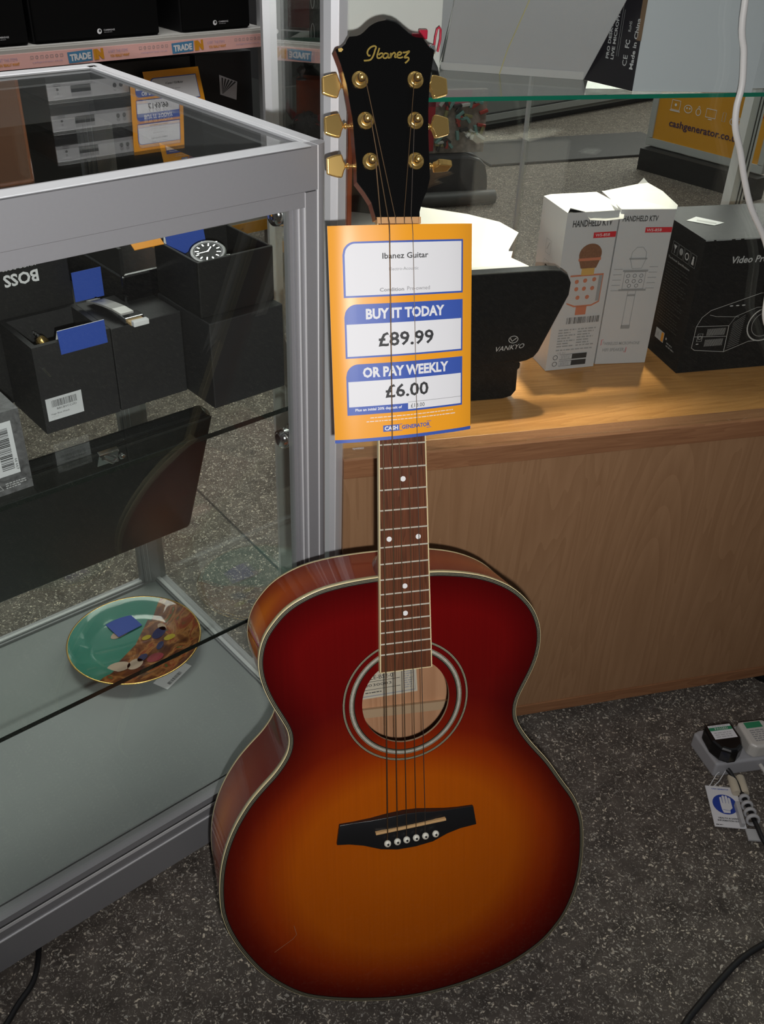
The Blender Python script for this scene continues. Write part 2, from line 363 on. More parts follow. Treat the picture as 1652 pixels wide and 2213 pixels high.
def burst_attr(o, fn):
    me = o.data; at = me.color_attributes.new('burst', 'FLOAT_COLOR', 'POINT')
    for i, v in enumerate(me.vertices):
        at.data[i].color = (*fn(v.co), 0, 1)
CREAM = mat('cream_binding', (0.72, 0.60, 0.34), 0.3, coat=0.3)
PURF_W = mat('purfling_cream', (0.34, 0.32, 0.21), 0.4)
PURF_B = mat('purfling_black', (0.012, 0.012, 0.010), 0.4)
PEARL = mat('abalone', (0.38, 0.36, 0.30), 0.25, spec=0.7, var=0.4, vscale=160)
BACKWOOD = wood('bare_mahogany', (0.40, 0.20, 0.10), (0.52, 0.28, 0.15), 'Y', 0.6, 6)
INWOOD = mat('bare_spruce', (0.42, 0.29, 0.17), 0.7)

# soundboard : rings from the sound hole out to the purfling
HC = (0.0012, .5055); HR = 0.0500
inn = inset(OUT, 0.0046)
angs = sorted(((math.atan2(p[1] - HC[1], p[0] - HC[0])), p) for p in inn)
b = MB(); vs = []; K = 34; n = len(angs)
for k in range(K + 1):
    t = k / K
    for a, p in angs:
        h = (HC[0] + HR * math.cos(a), HC[1] + HR * math.sin(a)); vs.append(G(h[0] + (p[0] - h[0]) * t, h[1] + (p[1] - h[1]) * t, -0.007))
fs = [(k * n + i, k * n + (i + 1) % n, (k + 1) * n + (i + 1) % n, (k + 1) * n + i) for k in range(K) for i in range(n)]
SB = sunburst(); b.add(vs, [f[::-1] for f in fs], SB)
lo = [v - Vector((0, 0, 0.003)) for v in vs[:n]]
b.add(vs[:n] + lo, [(i, (i + 1) % n, n + (i + 1) % n, n + i) for i in range(n)], INWOOD)
b.add([v - Vector((0, 0, 0.003)) for v in vs], fs, INWOOD)
sb = b.build('soundboard', guitar)
OS = OUT[::2]
def bf(co):
    x, v = co.x, VB - co.y
    e = math.hypot((x - 0.0) / .185, (v - .705) / (.152 if v < .705 else .165))
    d = min(math.hypot(x - q[0], v - q[1]) for q in OS)
    return (min(1, e / 2.5 * 1.0 * (1 if e > 0.5 else 1)), min(1, d / 0.1))
burst_attr(sb, bf)
# scratch in the lacquer near the lower left edge
sc_ = MB(); fg = Fr(G(0, 0, -0.0067), (1, 0, 0), (0, -1, 0)); 
def gline(bld, pts, wd, m, n_): bld.line(Fr(G(0, 0, n_)), [], wd, m) if not pts else bld.add(*_gl(pts, wd, n_), m)
def _gl(pts, wd, n_):
    vs_ = []; N_ = len(pts)
    for i in range(N_):
        a, c = pts[max(0, i - 1)], pts[min(N_ - 1, i + 1)]; dx, dy = c[0] - a[0], c[1] - a[1]; l = math.hypot(dx, dy)
        q = wd / 2; vs_ += [G(pts[i][0] - dy / l * q, pts[i][1] + dx / l * q, n_), G(pts[i][0] + dy / l * q, pts[i][1] - dx / l * q, n_)]
    return vs_, [(2 * i, 2 * i + 1, 2 * i + 3, 2 * i + 2) for i in range(N_ - 1)]
gline(sc_, [(-.160, .795), (-.150, .789), (-.138, .782), (-.1335, .777), (-.136, .765)], 0.0006, mat('scratch', (0.30, 0.12, 0.06), 0.7), -0.0066)
sc_.build('scratch', guitar)

# body: sides, back and lining
def loft(b_, loops, mats_, smooth=True):
    for k in range(len(loops) - 1):
        A, B = loops[k], loops[k + 1]; n_ = len(A)
        b_.add(A + B, [(i, (i + 1) % n_, n_ + (i + 1) % n_, n_ + i) for i in range(n_)], mats_[k], smooth)
def L(P, fn): return [G(x, v, fn(v)) for x, v in P]
def sidemat():
    m = bpy.data.materials.new('mahogany_lacquer'); m.use_nodes = True; n_ = m.node_tree; b_ = n_.nodes['Principled BSDF']
    a = n_.nodes.new('ShaderNodeAttribute'); a.attribute_name = 'burst'; s = n_.nodes.new('ShaderNodeSeparateColor'); n_.links.new(a.outputs['Color'], s.inputs[0])
    r = n_.nodes.new('ShaderNodeValToRGB'); n_.links.new(s.outputs[0], r.inputs[0]); e = r.color_ramp.elements
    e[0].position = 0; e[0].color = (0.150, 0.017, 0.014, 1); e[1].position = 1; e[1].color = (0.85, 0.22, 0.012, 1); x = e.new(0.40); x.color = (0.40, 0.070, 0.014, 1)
    n_.links.new(r.outputs[0], b_.inputs['Base Color']); b_.inputs['Roughness'].default_value = 0.6; b_.inputs['Specular IOR Level'].default_value = 0.08; b_.inputs['Coat Weight'].default_value = 0.8; b_.inputs['Coat Roughness'].default_value = 0.05
    return m
SIDE = sidemat()
zt = lambda v: -0.007 - 0.0065
rows = 9
loops = [L(OUT, lambda v, k=k: -0.0135 + (-(0.007 + depth(v)) + 0.0045 + 0.0135) * k / rows) for k in range(rows + 1)]
b = MB(); loft(b, loops, [SIDE] * rows)
bk = L(inset(OUT, 0.001), lambda v: -0.007 - depth(v)); b.add(bk, [tuple(range(NO))[::-1]], SIDE)
ins = inset(OUT, 0.004)
b2 = L(ins, lambda v: -0.0105); b3 = L(ins, lambda v: -0.007 - depth(v) + 0.004)
loft(b, [b2, b3], [BACKWOOD]); b.add(b3, [tuple(range(NO))], BACKWOOD)
body = b.build('body', guitar, weld=True)
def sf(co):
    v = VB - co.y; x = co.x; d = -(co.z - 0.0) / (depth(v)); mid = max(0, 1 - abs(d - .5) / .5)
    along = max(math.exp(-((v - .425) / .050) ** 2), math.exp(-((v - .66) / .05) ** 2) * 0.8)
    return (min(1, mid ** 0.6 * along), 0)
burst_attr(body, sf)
# one cross brace on the inside of the back and the maker's paper label
b = MB(); b.add([G(x, v, -0.1085 + q) for q in (0, 0.006) for x, v in ((-.12, .556), (.12, .562), (.12, .573), (-.12, .567))], [(4, 5, 6, 7), (0, 1, 5, 4), (2, 3, 7, 6)], INWOOD); b.build('back_brace', guitar)
b = MB(); LAB = mat('aged_label', (0.52, 0.47, 0.36), 0.7, var=0.1, vscale=60)
lf = Fr(G(-0.004, .5125, -0.1015), (1, 0.03, 0), (0, 1, -.05))
b.rect(lf, -.045, -.030, .045, .030, LAB); b.line(lf, [(-.042, -.027), (.042, -.027), (.042, .027), (-.042, .027)], .0015, GREYINK, .0002, True)
b.text(lf, 'AEL10LE-BS2-01', -.008, -.004, .052, .005, INK, .0003); b.line(lf, [(-.036, -.009), (.024, -.009)], .0006, INK, .0003)
b.text(lf, 'J08030003', -.008, -.014, .042, .0045, INK, .0003); b.line(lf, [(-.036, -.019), (.024, -.019)], .0006, INK, .0003); b.fake(lf, -.02, -.024, 0, -.0215, 1, INK, .0003)
b.fake(lf, .028, -.024, .040, .022, 16, GREYINK, .0003, 5)
b.build('paper_label', guitar)

# bindings
o0 = inset(OUT, -0.0003)
b = MB()
loft(b, [L(OUT, lambda v: -0.0135), L(o0, lambda v: -0.0134), L(o0, lambda v: -0.0074), L(OUT, lambda v: -0.0067), L(inset(OUT, .0006), lambda v: -0.0066)], [CREAM] * 4)
for i0, i1, m_ in ((.0006, .0018, PURF_B), (.0018, .0022, PURF_W), (.0022, .0032, PURF_B), (.0032, .00355, PURF_W), (.00355, .0048, PURF_B)):
    loft(b, [L(inset(OUT, i0), lambda v: -0.0066), L(inset(OUT, i1), lambda v: -0.0066)], [m_], False)
b.build('binding', guitar, weld=True)
b = MB(); loft(b, [L(OUT, lambda v: -0.007 - depth(v) + .005), L(o0, lambda v: -0.007 - depth(v) + .0045), L(o0, lambda v: -0.007 - depth(v) + .0006), L(inset(OUT, .0015), lambda v: -0.0073 - depth(v))], [CREAM] * 3)
bb = b.build('binding', guitar, weld=True); bb['label'] = 'thin cream binding along the back edge'
# rosette
b = MB()
for r0, r1, m_ in ((.0585, .0597, PURF_B), (.0597, .0601, PURF_W), (.0601, .0607, PURF_B), (.0607, .0636, PEARL), (.0636, .0642, PURF_B), (.0642, .0646, PURF_W), (.0693, .0699, PURF_B), (.0699, .0704, PURF_W), (.0704, .0709, PURF_B), (.0709, .0716, PURF_W), (.0716, .0722, PURF_B)):
    N_ = 96; ri = [G(HC[0] + r0 * math.cos(2 * math.pi * k / N_), HC[1] + r0 * math.sin(2 * math.pi * k / N_), -.0066) for k in range(N_)]; ro = [G(HC[0] + r1 * math.cos(2 * math.pi * k / N_), HC[1] + r1 * math.sin(2 * math.pi * k / N_), -.0066) for k in range(N_)]
    b.add(ri + ro, [(k, N_ + k, N_ + (k + 1) % N_, (k + 1) % N_) for k in range(N_)], m_)
b.build('rosette', guitar)

# fingerboard, neck, nut
def fw(v): return (0.0430 + 0.0112 * v / .325) / 2
ROSE = wood('rosewood', (0.060, 0.020, 0.010), (0.15, 0.05, 0.022), 'Y', 0.35, 30, stretch=0.03)
VE = .4662
b = MB(); b.add([G(s_ * (fw(v) - .0012), v, z) for z in (-.0063, 0) for v, s_ in ((0, -1), (VE - .001, -1), (VE - .001, 1), (0, 1))], [(4, 5, 6, 7), (0, 3, 2, 1), (0, 1, 5, 4), (1, 2, 6, 5), (2, 3, 7, 6), (3, 0, 4, 7)], ROSE)
fb = b.build('fingerboard', guitar)
b = MB()
for s_ in (-1, 1):
    b.add([G(s_ * w_, v, z) for z in (-.0063, .0002) for v, w_ in ((0, fw(0) - .0012), (VE, fw(VE) - .0012), (VE, fw(VE)), (0, fw(0)))], [(4, 5, 6, 7), (0, 1, 5, 4), (2, 3, 7, 6), (1, 2, 6, 5), (0, 3, 7, 4)], CREAM)
b.add([G(x, v, z) for z in (-.0063, .0002) for v, x in ((VE - .0008, -fw(VE)), (VE, -fw(VE)), (VE, fw(VE)), (VE - .0008, fw(VE)))], [(4, 5, 6, 7), (0, 1, 5, 4), (1, 2, 6, 5), (2, 3, 7, 6), (0, 3, 7, 4)], CREAM)
b.build('fingerboard_binding', fb)
FRET = mat('fret_wire', (0.72, 0.68, 0.56), 0.35, 0.45)
for k in range(1, 21):
    v = .65 * (1 - 2 ** (-k / 12)); h = fw(v) - .0006
    MB().tube([G(-h, v, 0.0002), G(h, v, 0.0002)], .0009, FRET, 8).build('fret', fb)
DOT = mat('dot_inlay', (0.80, 0.79, 0.78), 0.3)
def fv(k): return .65 * (1 - 2 ** (-k / 12))
for k, xs in ((3, (0,)), (5, (0,)), (7, (0,)), (9, (0,)), (12, (-.0162, .0155)), (15, (0,)), (17, (0,))):
    for x in xs: MB().lathe([(0.0001, .0002), (.0028, .0002), (.0028, -.001)], DOT, Matrix.Translation(G(x, (fv(k) + fv(k - 1)) / 2 + .001, 0.0001)), 24, False).build('dot_inlay', fb)
NECK = mat('neck_lacquer', (0.11, 0.022, 0.012), 0.3, coat=0.6)
b = MB(); loops = []
for v, dp in ((-.006, .015), (.0, .016), (.03, .0145), (.18, .0155), (.31, .018), (.335, .026), (.352, .055), (.3595, .085)):
    w_ = fw(max(0, v)) - .0005; loops.append([G(w_ * math.cos(R(180 + 180 * i / 14)), v, -.0055 + dp * math.sin(R(180 + 180 * i / 14)) if 0 < i < 14 else -.0055) for i in range(15)])
for A, B in zip(loops, loops[1:]): b.add(A + B, [(i, i + 1, 15 + i + 1, 15 + i) for i in range(14)], NECK, True)
b.add(loops[0], [tuple(range(15))], NECK); b.build('neck', guitar)
NUTM = mat('yellowed_nut', (0.56, 0.30, 0.12), 0.4)
b = MB(); sx = (-.0181, -.0108, -.0035, .0053, .0124, .0195); cuts = [-.0219] + [s_ for x in sx for s_ in (x - .0005, x + .0005)] + [.0219]
b.box(-.0219, .0219, VB - .0005, VB + .0055, -.0005, .0072, NUTM)
for i in range(0, len(cuts), 2): b.box(cuts[i], cuts[i + 1], VB - .0005, VB + .0055, .0072, .0092, NUTM)
b.build('nut', guitar, bevel=.0003)

# headstock, tilted back 7 degrees
hm = Matrix.Translation(G(0, 0, -0.0)) @ Matrix.Rotation(R(-7), 4, 'X')
HS = [(-.0222, .0035), (-.0227, .0071), (-.0259, .0192), (-.0320, .0290), (-.0391, .0384), (-.0386, .0554), (-.0400, .0965), (-.0440, .1264), (-.0481, .1440), (-.0519, .1549), (-.0528, .1572), (-.0510, .1582), (-.0472, .1592), (-.0435, .1625), (-.0415, .1660), (-.0391, .1691), (-.0360, .1695), (-.0320, .1700), (-.0285, .1712), (-.0253, .1734), (-.0192, .1789), (-.0150, .1815), (-.0100, .1836), (-.0030, .1850), (.0046, .1838), (.0090, .1818), (.0125, .1793), (.0190, .1742), (.0220, .1722), (.0250, .1710), (.0285, .1705), (.0325, .1707), (.0345, .1680), (.0375, .1640), (.0400, .1615), (.0437, .1598), (.0425, .1530), (.0418, .1502), (.0380, .1324), (.0352, .1087), (.0340, .0809), (.0337, .0414), (.0302, .0301), (.0250, .0202), (.0216, .0102), (.0213, .0035)]
hf = Fr((0, 0, 0), (1, 0, 0), (0, 1, 0))
HBLK = mat('headstock_black', (0.004, 0.004, 0.004), 0.22, spec=0.25)
HSIDE = mat('headstock_side', (0.22, 0.05, 0.018), 0.3, coat=0.6)
b = MB(); b.prism(HS, hf, -.0015, 0.0, HBLK); b.prism(HS, hf, -.0150, -.0015, HSIDE)
INKG = mat('gold_ink', (0.42, 0.30, 0.07), 0.35, 0.3)
k_ = .0435 / 1.46   # logo strokes, traced in a 1.46 wide grid
def st(pts, wd): 
    q = []
    for i in range(len(pts) - 1):
        p0 = pts[max(0, i - 1)]; p1 = pts[i]; p2 = pts[i + 1]; p3 = pts[min(len(pts) - 1, i + 2)]
        for s_ in range(5):
            t = s_ / 5; q.append(tuple(0.5 * (2 * p1[j] + (p2[j] - p0[j]) * t + (2 * p0[j] - 5 * p1[j] + 4 * p2[j] - p3[j]) * t * t + (3 * p1[j] - p0[j] - 3 * p2[j] + p3[j]) * t ** 3) for j in (0, 1)))
    q.append(pts[-1]); o_ = hm
    b.line(hf, [(-.0263 + x * 7.757e-5 - (y - 775) * 3e-6, .1481 - (y - 775) * 7.0e-5 + x * 2.4e-6) for x, y in [(a - 393, c) for a, c in q]], wd, INKG, .0003)
st([(393, 775), (440, 772), (475, 762), (500, 735), (520, 690), (535, 640), (548, 600), (520, 588), (480, 605), (448, 640), (438, 680), (455, 712), (475, 705)], .0015)
st([(590, 612), (575, 660), (560, 715), (570, 742), (605, 735), (632, 705), (625, 680), (598, 685), (580, 705)], .0014)
st([(700, 690), (665, 680), (638, 705), (640, 738), (672, 742), (695, 715), (705, 685), (698, 735), (725, 735)], .0014)
st([(735, 675), (728, 738), (745, 700), (775, 672), (790, 690), (782, 730), (805, 730)], .0014)
st([(815, 705), (850, 700), (868, 675), (840, 665), (815, 695), (822, 735), (860, 738), (885, 725)], .0014)
st([(885, 672), (925, 668), (968, 655), (940, 690), (905, 735), (950, 735), (960, 760), (935, 790), (912, 808)], .0015)
b.poly(hf, [(-.0505, .1580), (-.0470, .1590), (-.0455, .1575), (-.0475, .1553), (-.0500, .1555)], mat('chipped_wood', (0.62, 0.42, 0.12), 0.6), .0002)
b.build('headstock', guitar, hm)
POST = [(-.0311, .1308), (-.0276, .0942), (-.0249, .0571), (.0234, .1321), (.0215, .0949), (.0201, .0577)]
spin = (8, 4, 10, -6, -4, 82)
for i, (x, y) in enumerate(POST):
    sgn = -1 if i < 3 else 1
    t_ = bpy.data.objects.new('tuning_machine', None); C.objects.link(t_); t_.parent = guitar; t_.matrix_local = hm @ Matrix.Translation((x, y, 0)); t_.empty_display_size = .01
    MB().lathe([(.0001, .0002), (.0080, .0002), (.0080, .0010), (.0072, .0016), (.0064, .0020), (.0060, .0032), (.0045, .0034), (.0040, .0034)], GOLD, None, 32).build('bushing', t_)
    MB().lathe([(.0040, .0030), (.0034, .0036), (.0033, .0060), (.0028, .0066), (.0026, .0090), (.0033, .0098), (.0033, .0118), (.0024, .0128), (.0001, .0132)], GOLD, None, 24).build('post', t_)
    b = MB(); ex = (abs(-.0505 - x) if i < 3 else .0480 - x) - .0065
    b.box(-.007 if sgn > 0 else -.008, .008 if sgn > 0 else .007, -.0075, .0075, -.024, -.0151, GOLD)
    b.tube([(sgn * .006, 0, -.0195), (sgn * (ex + .004), 0, -.0195)], .0016, GOLD, 12)
    b.lathe([(.0001, -.0015), (.0026, -.0012), (.0030, 0), (.0026, .0012), (.0001, .0015)], GOLD, Matrix.Translation((sgn * (ex - .001), 0, -.0195)) @ Matrix.Rotation(R(90), 4, 'Y'), 16)
    b.build('gear_housing', t_, bevel=.0008)
    kb = [(0, .0022), (.0015, .0045), (.0035, .0108), (.0080, .0104), (.0130, .0092), (.0178, .0076), (.0186, .0066), (.0186, -.0066), (.0178, -.0076), (.0130, -.0092), (.0080, -.0104), (.0035, -.0108), (.0015, -.0045), (0, -.0022)]
    kb = [(px * .98, py) for px, py in kb]
    if sgn < 0: kb = [(-px, py) for px, py in kb][::-1]
    M_ = Matrix.Translation((sgn * (ex + .0015), 0, -.0195)) @ Matrix.Rotation(R(spin[i]), 4, 'X')
    b = MB(); b.prism(kb, Fr((0, 0, 0), (1, 0, 0), (0, 1, 0)), -.0032, .0032, GOLD)
    b.build('tuner_button', t_, M_, bevel=.0013, seg=3)

# bridge with saddle and pins
BR = [(-.0797, .6445), (-.0628, .6444), (-.0438, .6435), (-.0245, .6412), (-.0052, .6400), (.0115, .6408), (.0283, .6435), (.0453, .6462), (.0610, .6475), (.0790, .6480), (.0829, .6726), (.0624, .6745), (.0466, .6774), (.0280, .6820), (.0067, .6843), (-.0143, .6842), (-.0337, .6810), (-.0528, .6755), (-.0690, .6710), (-.0835, .6690)]
EBONY = mat('ebony', (0.010, 0.010, 0.011), 0.35)
b = MB(); th = lambda x: .0035 + .0055 * max(0, 1 - (abs(x) / .050) ** 4)
c0 = [G(x, v, -.0068) for x, v in BR]; c1 = [G(x, v, -.0068 + th(x)) for x, v in BR]; nb = len(BR)
b.add(c0 + c1, [(i, (i + 1) % nb, nb + (i + 1) % nb, nb + i) for i in range(nb)], EBONY)
for i in range(9): b.add([c1[i], c1[i + 1], c1[nb - 2 - i], c1[nb - 1 - i]], [(0, 1, 2, 3)], EBONY, True)
br = b.build('bridge', guitar, bevel=.0008)
b = MB(); SADV = lambda x: .6560 - .045 * x
sp = [(-.040, SADV(-.040)), (.043, SADV(.043))]
dx, dv = .083, SADV(.043) - SADV(-.040); l_ = math.hypot(dx, dv); nx_, nv_ = -dv / l_ * .0014, dx / l_ * .0014
b.add([G(x + s_ * nx_, v + s_ * nv_, z) for z in (.001, .0052) for (x, v), s_ in ((sp[0], 1), (sp[1], 1), (sp[1], -1), (sp[0], -1))], [(4, 5, 6, 7), (0, 1, 5, 4), (1, 2, 6, 5), (2, 3, 7, 6), (3, 0, 4, 7)], mat('bone', (0.62, 0.38, 0.17), 0.4)); b.build('saddle', guitar, bevel=.0005)
PINX = (-.0269, -.0154, -.0045, .0068, .0178, .0300)
IV = mat('ivory_plastic', (0.74, 0.72, 0.62), 0.25)
for x in PINX:
    pm = Matrix.Translation(G(x, .6713 - .035 * x, .0022)) @ Matrix.Rotation(R(-8), 4, 'X')
    b = MB(); b.lathe([(.0024, -.002), (.0026, .0006), (.0036, .0018), (.0041, .0034), (.0036, .0050), (.0020, .0060), (.0001, .0063)], IV, pm, 20); b.lathe([(.0001, .0066), (.0013, .0064), (.0013, .0058)], EBONY, pm, 12); b.build('bridge_pin', guitar)

# price card tucked under two of the strings (a thing of its own, held by the strings)
# strings: 2nd and 5th run over the card, the others behind it
STR = mat('bronze_string', (0.16, 0.10, 0.055), 0.45, 0.8); STRP = mat('steel_string', (0.16, 0.13, 0.11), 0.4, 0.8)
NX = (-.0181, -.0108, -.0035, .0053, .0124); PI_ = (0, 1, 2, 4, 3)
rad = (.00074, .00064, .00054, .00044, .00038)
def hp(x, y, z): return hm @ Vector((x, y, z))
pegs = (POST[2], POST[1], POST[0], POST[3], POST[4])
for i in range(5):
    x0 = NX[i]; x1 = PINX[i]; px, py = pegs[i]; over = i in (1, 4)
    xs_ = lambda v: x0 + (x1 - x0) * v / .6713
    side_ = .003 if i < 3 else -.003
    zn = .0046 if over else .0012
    pts = [hp(px + side_, py + .001, .0080), hp(x0 + (px + side_ - x0) * .02, .008, .0012), G(x0, -.0050, .0014), G(x0, -.0002, zn)]
    if over: pts += [G(xs_(.01), .01, .0058), G(xs_(.10), .10, .0060), G(xs_(.207), .207, .0060), G(xs_(.25), .25, .0050)]
    else: pts += [G(xs_(.01), .01, .0010), G(xs_(.10), .10, .0010), G(xs_(.209), .209, .0012), G(xs_(.25), .25, .0028)]
    pts += [G(xs_(.40), .40, .0044), G(xs_(SADV(x1) - .001), SADV(x1) - .001, .0059), G(x1, .6700 - .035 * x1, .0035)]
    MB().tube(pts, rad[i], STR if i < 4 else STRP, 6).build('string', guitar)
for i in range(5):
    b = MB(); px, py = pegs[i]
    b.lathe([(.0034, .0076), (.0040, .0080), (.0034, .0085)], STR, Matrix.Translation((px, py, 0)), 16); b.build('string_winding', guitar, hm)
MB().lathe([(.0001, 0), (.0065, 0), (.0075, .0025), (.0045, .006), (.006, .010), (.0045, .013), (.0001, .013)], CHROME, Matrix.Translation(G(-.02, .9005, -.062)) @ Matrix.Rotation(R(90), 4, 'X') @ Matrix.Translation((0, 0, 0)), 20).build('strap_button', guitar)

# A5 price card
CARDM = gm @ Matrix.Translation(G(0.0045, .2110, .0038))
cardo = thing('price_card', 'orange and blue price card reading £89.99, tucked under the guitar strings', 'price card', CARDM)
b = MB()
TL, TR_, BR_, BL = (-.0735, .2092), (.0732, .2100), (.0713, .0043), (-.0732, -.0017)
NXc, NYc = 28, 6
def cp(u, t):      # u across 0..1, t up 0..1
    x = (BL[0] + (BR_[0] - BL[0]) * u) * (1 - t) + (TL[0] + (TR_[0] - TL[0]) * u) * t
    y = (BL[1] + (BR_[1] - BL[1]) * u) * (1 - t) + (TL[1] + (TR_[1] - TL[1]) * u) * t
    return Vector((x, y, 0))
def curl(x, y, d=0): return d + .0010 * math.cos(x * 90) - .012 * max(0, abs(x) - .020) ** 2 / .05 ** 2 * 0.9 + (.0025 if x > .06 else 0) * 0
grid = [cp(i / NXc, j / NYc) for j in range(NYc + 1) for i in range(NXc + 1)]
fcs = [(j * (NXc + 1) + i, j * (NXc + 1) + i + 1, (j + 1) * (NXc + 1) + i + 1, (j + 1) * (NXc + 1) + i) for j in range(NYc) for i in range(NXc)]
CO = mat('price_card_orange', (0.88, 0.36, 0.020), 0.35, spec=0.4)
b.add([Vector((v.x, v.y, curl(v.x, v.y))) for v in grid], fcs, CO, True)
b.add([Vector((v.x, v.y, curl(v.x, v.y) - .0004)) for v in grid], [f[::-1] for f in fcs], WHITE, True)
b.add([Vector((v.x, v.y, curl(v.x, v.y, .0002))) for v in grid if 0] or [Vector((cp(i / NXc, t).x, cp(i / NXc, t).y, curl(cp(i / NXc, t).x, 0, .0002))) for t in (0, .016) for i in range(NXc + 1)], [(i, i + 1, NXc + 2 + i, NXc + 1 + i) for i in range(NXc)], PRINTBLUE, True)
class CurlFr(Fr):
    def p(s, a, b_, d=0.0):
        q = cp((a + 74) / 148, b_ / 210); return Vector((q.x, q.y, curl(q.x, q.y, d)))
cf = CurlFr((0, 0, 0))
def strip(x0, x1, fy0, fy1, m_, d, nn=24):
    vs_ = []
    for i in range(nn + 1):
        x = x0 + (x1 - x0) * i / nn; vs_ += [cf.p(x, fy0(x), d), cf.p(x, fy1(x), d)]
    b.add(vs_, [(2 * i, 2 * i + 2, 2 * i + 3, 2 * i + 1) for i in range(nn)], m_, True)
def panel(x0, x1, y0, y1, r, m_, d):
    top = lambda x: y1 if x > x0 + r else y1 - r + math.sqrt(max(0, r * r - (x0 + r - x) ** 2))
    strip(x0, x0 + r, lambda x: y0, top, m_, d, 12); strip(x0 + r, x1, lambda x: y0, top, m_, d, 20)
def flat(x0, x1, y0, y1, m_, d): strip(x0, x1, lambda x: y0, lambda x: y1, m_, d)
def cardprint(name, sub, cond1, cond2, price, weekly, dep):
    panel(-61, 63, 142.5, 195, 12, PRINTBLUE, .0002); panel(-59, 61.2, 144.3, 193.2, 10.5, WHITE, .0004)
    panel(-61, 63, 84, 136, 12, PRINTBLUE, .0002); flat(-59.2, 61.2, 85.8, 117, WHITE, .0004)
    panel(-61, 63, 27.5, 78, 12, PRINTBLUE, .0002); flat(-59.2, 61.2, 35.8, 61, WHITE, .0004)
    flat(1.5, 61.2, 29.5, 36.8, WHITE, .0005); flat(1.5, 61.2, 36.6, 37.0, GREYINK, .0006)
    T = lambda *a, **k: b.text(cf, *a, **k)
    T(name, 1, 181, 47, 5.6, INK, .0006, 0.012); T(sub, -1, 168.5, 30, 3.0, GREYINK, .0006); T(cond1, -13.5, 149.0, 24.5, 3.6, GREYINK, .0006, .02); T(cond2, 14, 149.3, 24, 3.8, GREYINK, .0006)
    T('BUY IT TODAY', 1, 126.3, 82, 10.5, WHITE, .0004, .04); T(price, 1, 101.0, 58, 14.0, INK, .0006, .02)
    T('OR PAY WEEKLY', 1, 69.4, 91, 10.5, WHITE, .0004, .04); T(weekly, 1, 49.5, 46, 13.5, INK, .0006, .02)
    T('Plus an initial 20% deposit of', -29, 32.2, 48, 3.6, WHITE, .0004, .03); T(dep, 12, 33.0, 15, 4.0, INK, .0007)
    b.fake(cf, -38, 22.5, 52, 25, 1, WHITE, .0003, 3, .3); b.fake(cf, -42, 18.8, 55, 21.3, 1, WHITE, .0003, 4, .3)
    flat(-25, -8, 8.5, 15, PRINTBLUE, .0003); T('CASH', -16.5, 11.8, 14, 4.4, WHITE, .0005, .04); T('GENERATOR', 10, 11.8, 31, 4.2, PRINTBLUE, .0004, .03)
    b.line(cf, [(-8, 15), (27, 15)], .5, PRINTBLUE, .0003); b.line(cf, [(-8, 8.5), (27, 8.5)], .5, PRINTBLUE, .0003)
cardprint('Ibanez Guitar', 'Electro-Acoustic', 'Condition', 'Pre-owned', '£89.99', '£6.00', '£18.00')
b.build('card', cardo)

# ================================================================ left glass showcase
X0 = -0.98
cab = thing('display_cabinet', 'aluminium framed glass display cabinet on the left, with boxed watches on its glass shelf', 'display cabinet', CAB)
b = MB()
b.box(X0, -.0145, 0, .024, .8995, .942, ALU); b.box(X0, -.029, .0015, .022, .8835, .8992, ALU); b.box(X0, -.0145, .0010, .022, .8990, .8997, SEAM)
b.box(X0, -.022, .0, .020, .940, .9425, ALU_LIGHT)
tf = b.build('front_rail', cab, bevel=.0010)
b = MB(); b.box(-.022, 0, .012, .475, .8835, .940, ALU); b.box(-.022, -.0005, .0145, .4780, .940, .9425, ALU_LIGHT); b.box(-.0165, -.0155, .0145, .4700, .9424, .9430, ALU_GLINT); b.build('side_rail', cab, bevel=.0008)
b = MB(); b.box(X0, -.012, .470, .492, .8835, .940, ALU); b.box(X0, -.010, .468, .492, .940, .9425, ALU_LIGHT); b.build('back_rail', cab, bevel=.0008)
# rounded corner cap of the top frame
b = MB(); cor = [(-.0135, 0)] + [(-.012 + .012 * math.sin(R(t)), .012 - .012 * math.cos(R(t))) for t in range(0, 91, 10)] + [(0, .0145), (-.0135, .0145)]
b.prism(cor, Fr((0, 0, 0), (1, 0, 0), (0, 1, 0)), .02, .9428, ALU, smooth=False); b.prism([(-.0145, .0005), (-.0135, .0), (-.0135, .0145), (-.0145, .0145)], Fr((0, 0, 0), (1, 0, 0), (0, 1, 0)), .02, .942, ALU_GLINT)
b.build('corner_profile', cab)
b = MB(); cor2 = [(-.010, .492)] + [(-.010 + .010 * math.sin(R(t)), .482 + .010 * math.cos(R(t))) for t in range(0, 91, 15)] + [(0, .478), (-.010, .478)]
b.prism(cor2[::-1], Fr((0, 0, 0), (1, 0, 0), (0, 1, 0)), .885, .9426, ALU_LIGHT); b.build('corner_profile', cab)
for xs, ys, nm in ((0, 0, 'post'), (X0, 0, 'post'), (0, 1, 'post'), (X0, 1, 'post')):
    b = MB(); sx = -1 if xs == 0 else 1; fy = (lambda y: y) if ys == 0 else (lambda y: .492 - y)
    def bx(a0, a1, c0, c1, m_, z0=.028, z1=.898):
        xa, xb = sorted((xs + sx * a0, xs + sx * a1)); ya, yb = sorted((fy(c0), fy(c1))); b.box(xa, xb, ya, yb, z0, z1, m_)
    bx(.0145 if (xs == 0 and ys == 0) else .001, .0290, .0012, .024, ALU); bx(.0290, .0295, .0010, .022, ALU_GLINT, .028, .8985)
    bx(.0295, .0350, .0035, .022, ALU, z1=.8835); bx(.0350, .0354, .0032, .02, ALU_GLINT, z1=.8835); bx(.0354, .0400, .0055, .020, ALU, z1=.8835); bx(.0400, .0445, .0075, .018, ALU, z1=.8835)
    b.build(nm, cab)
b = MB()
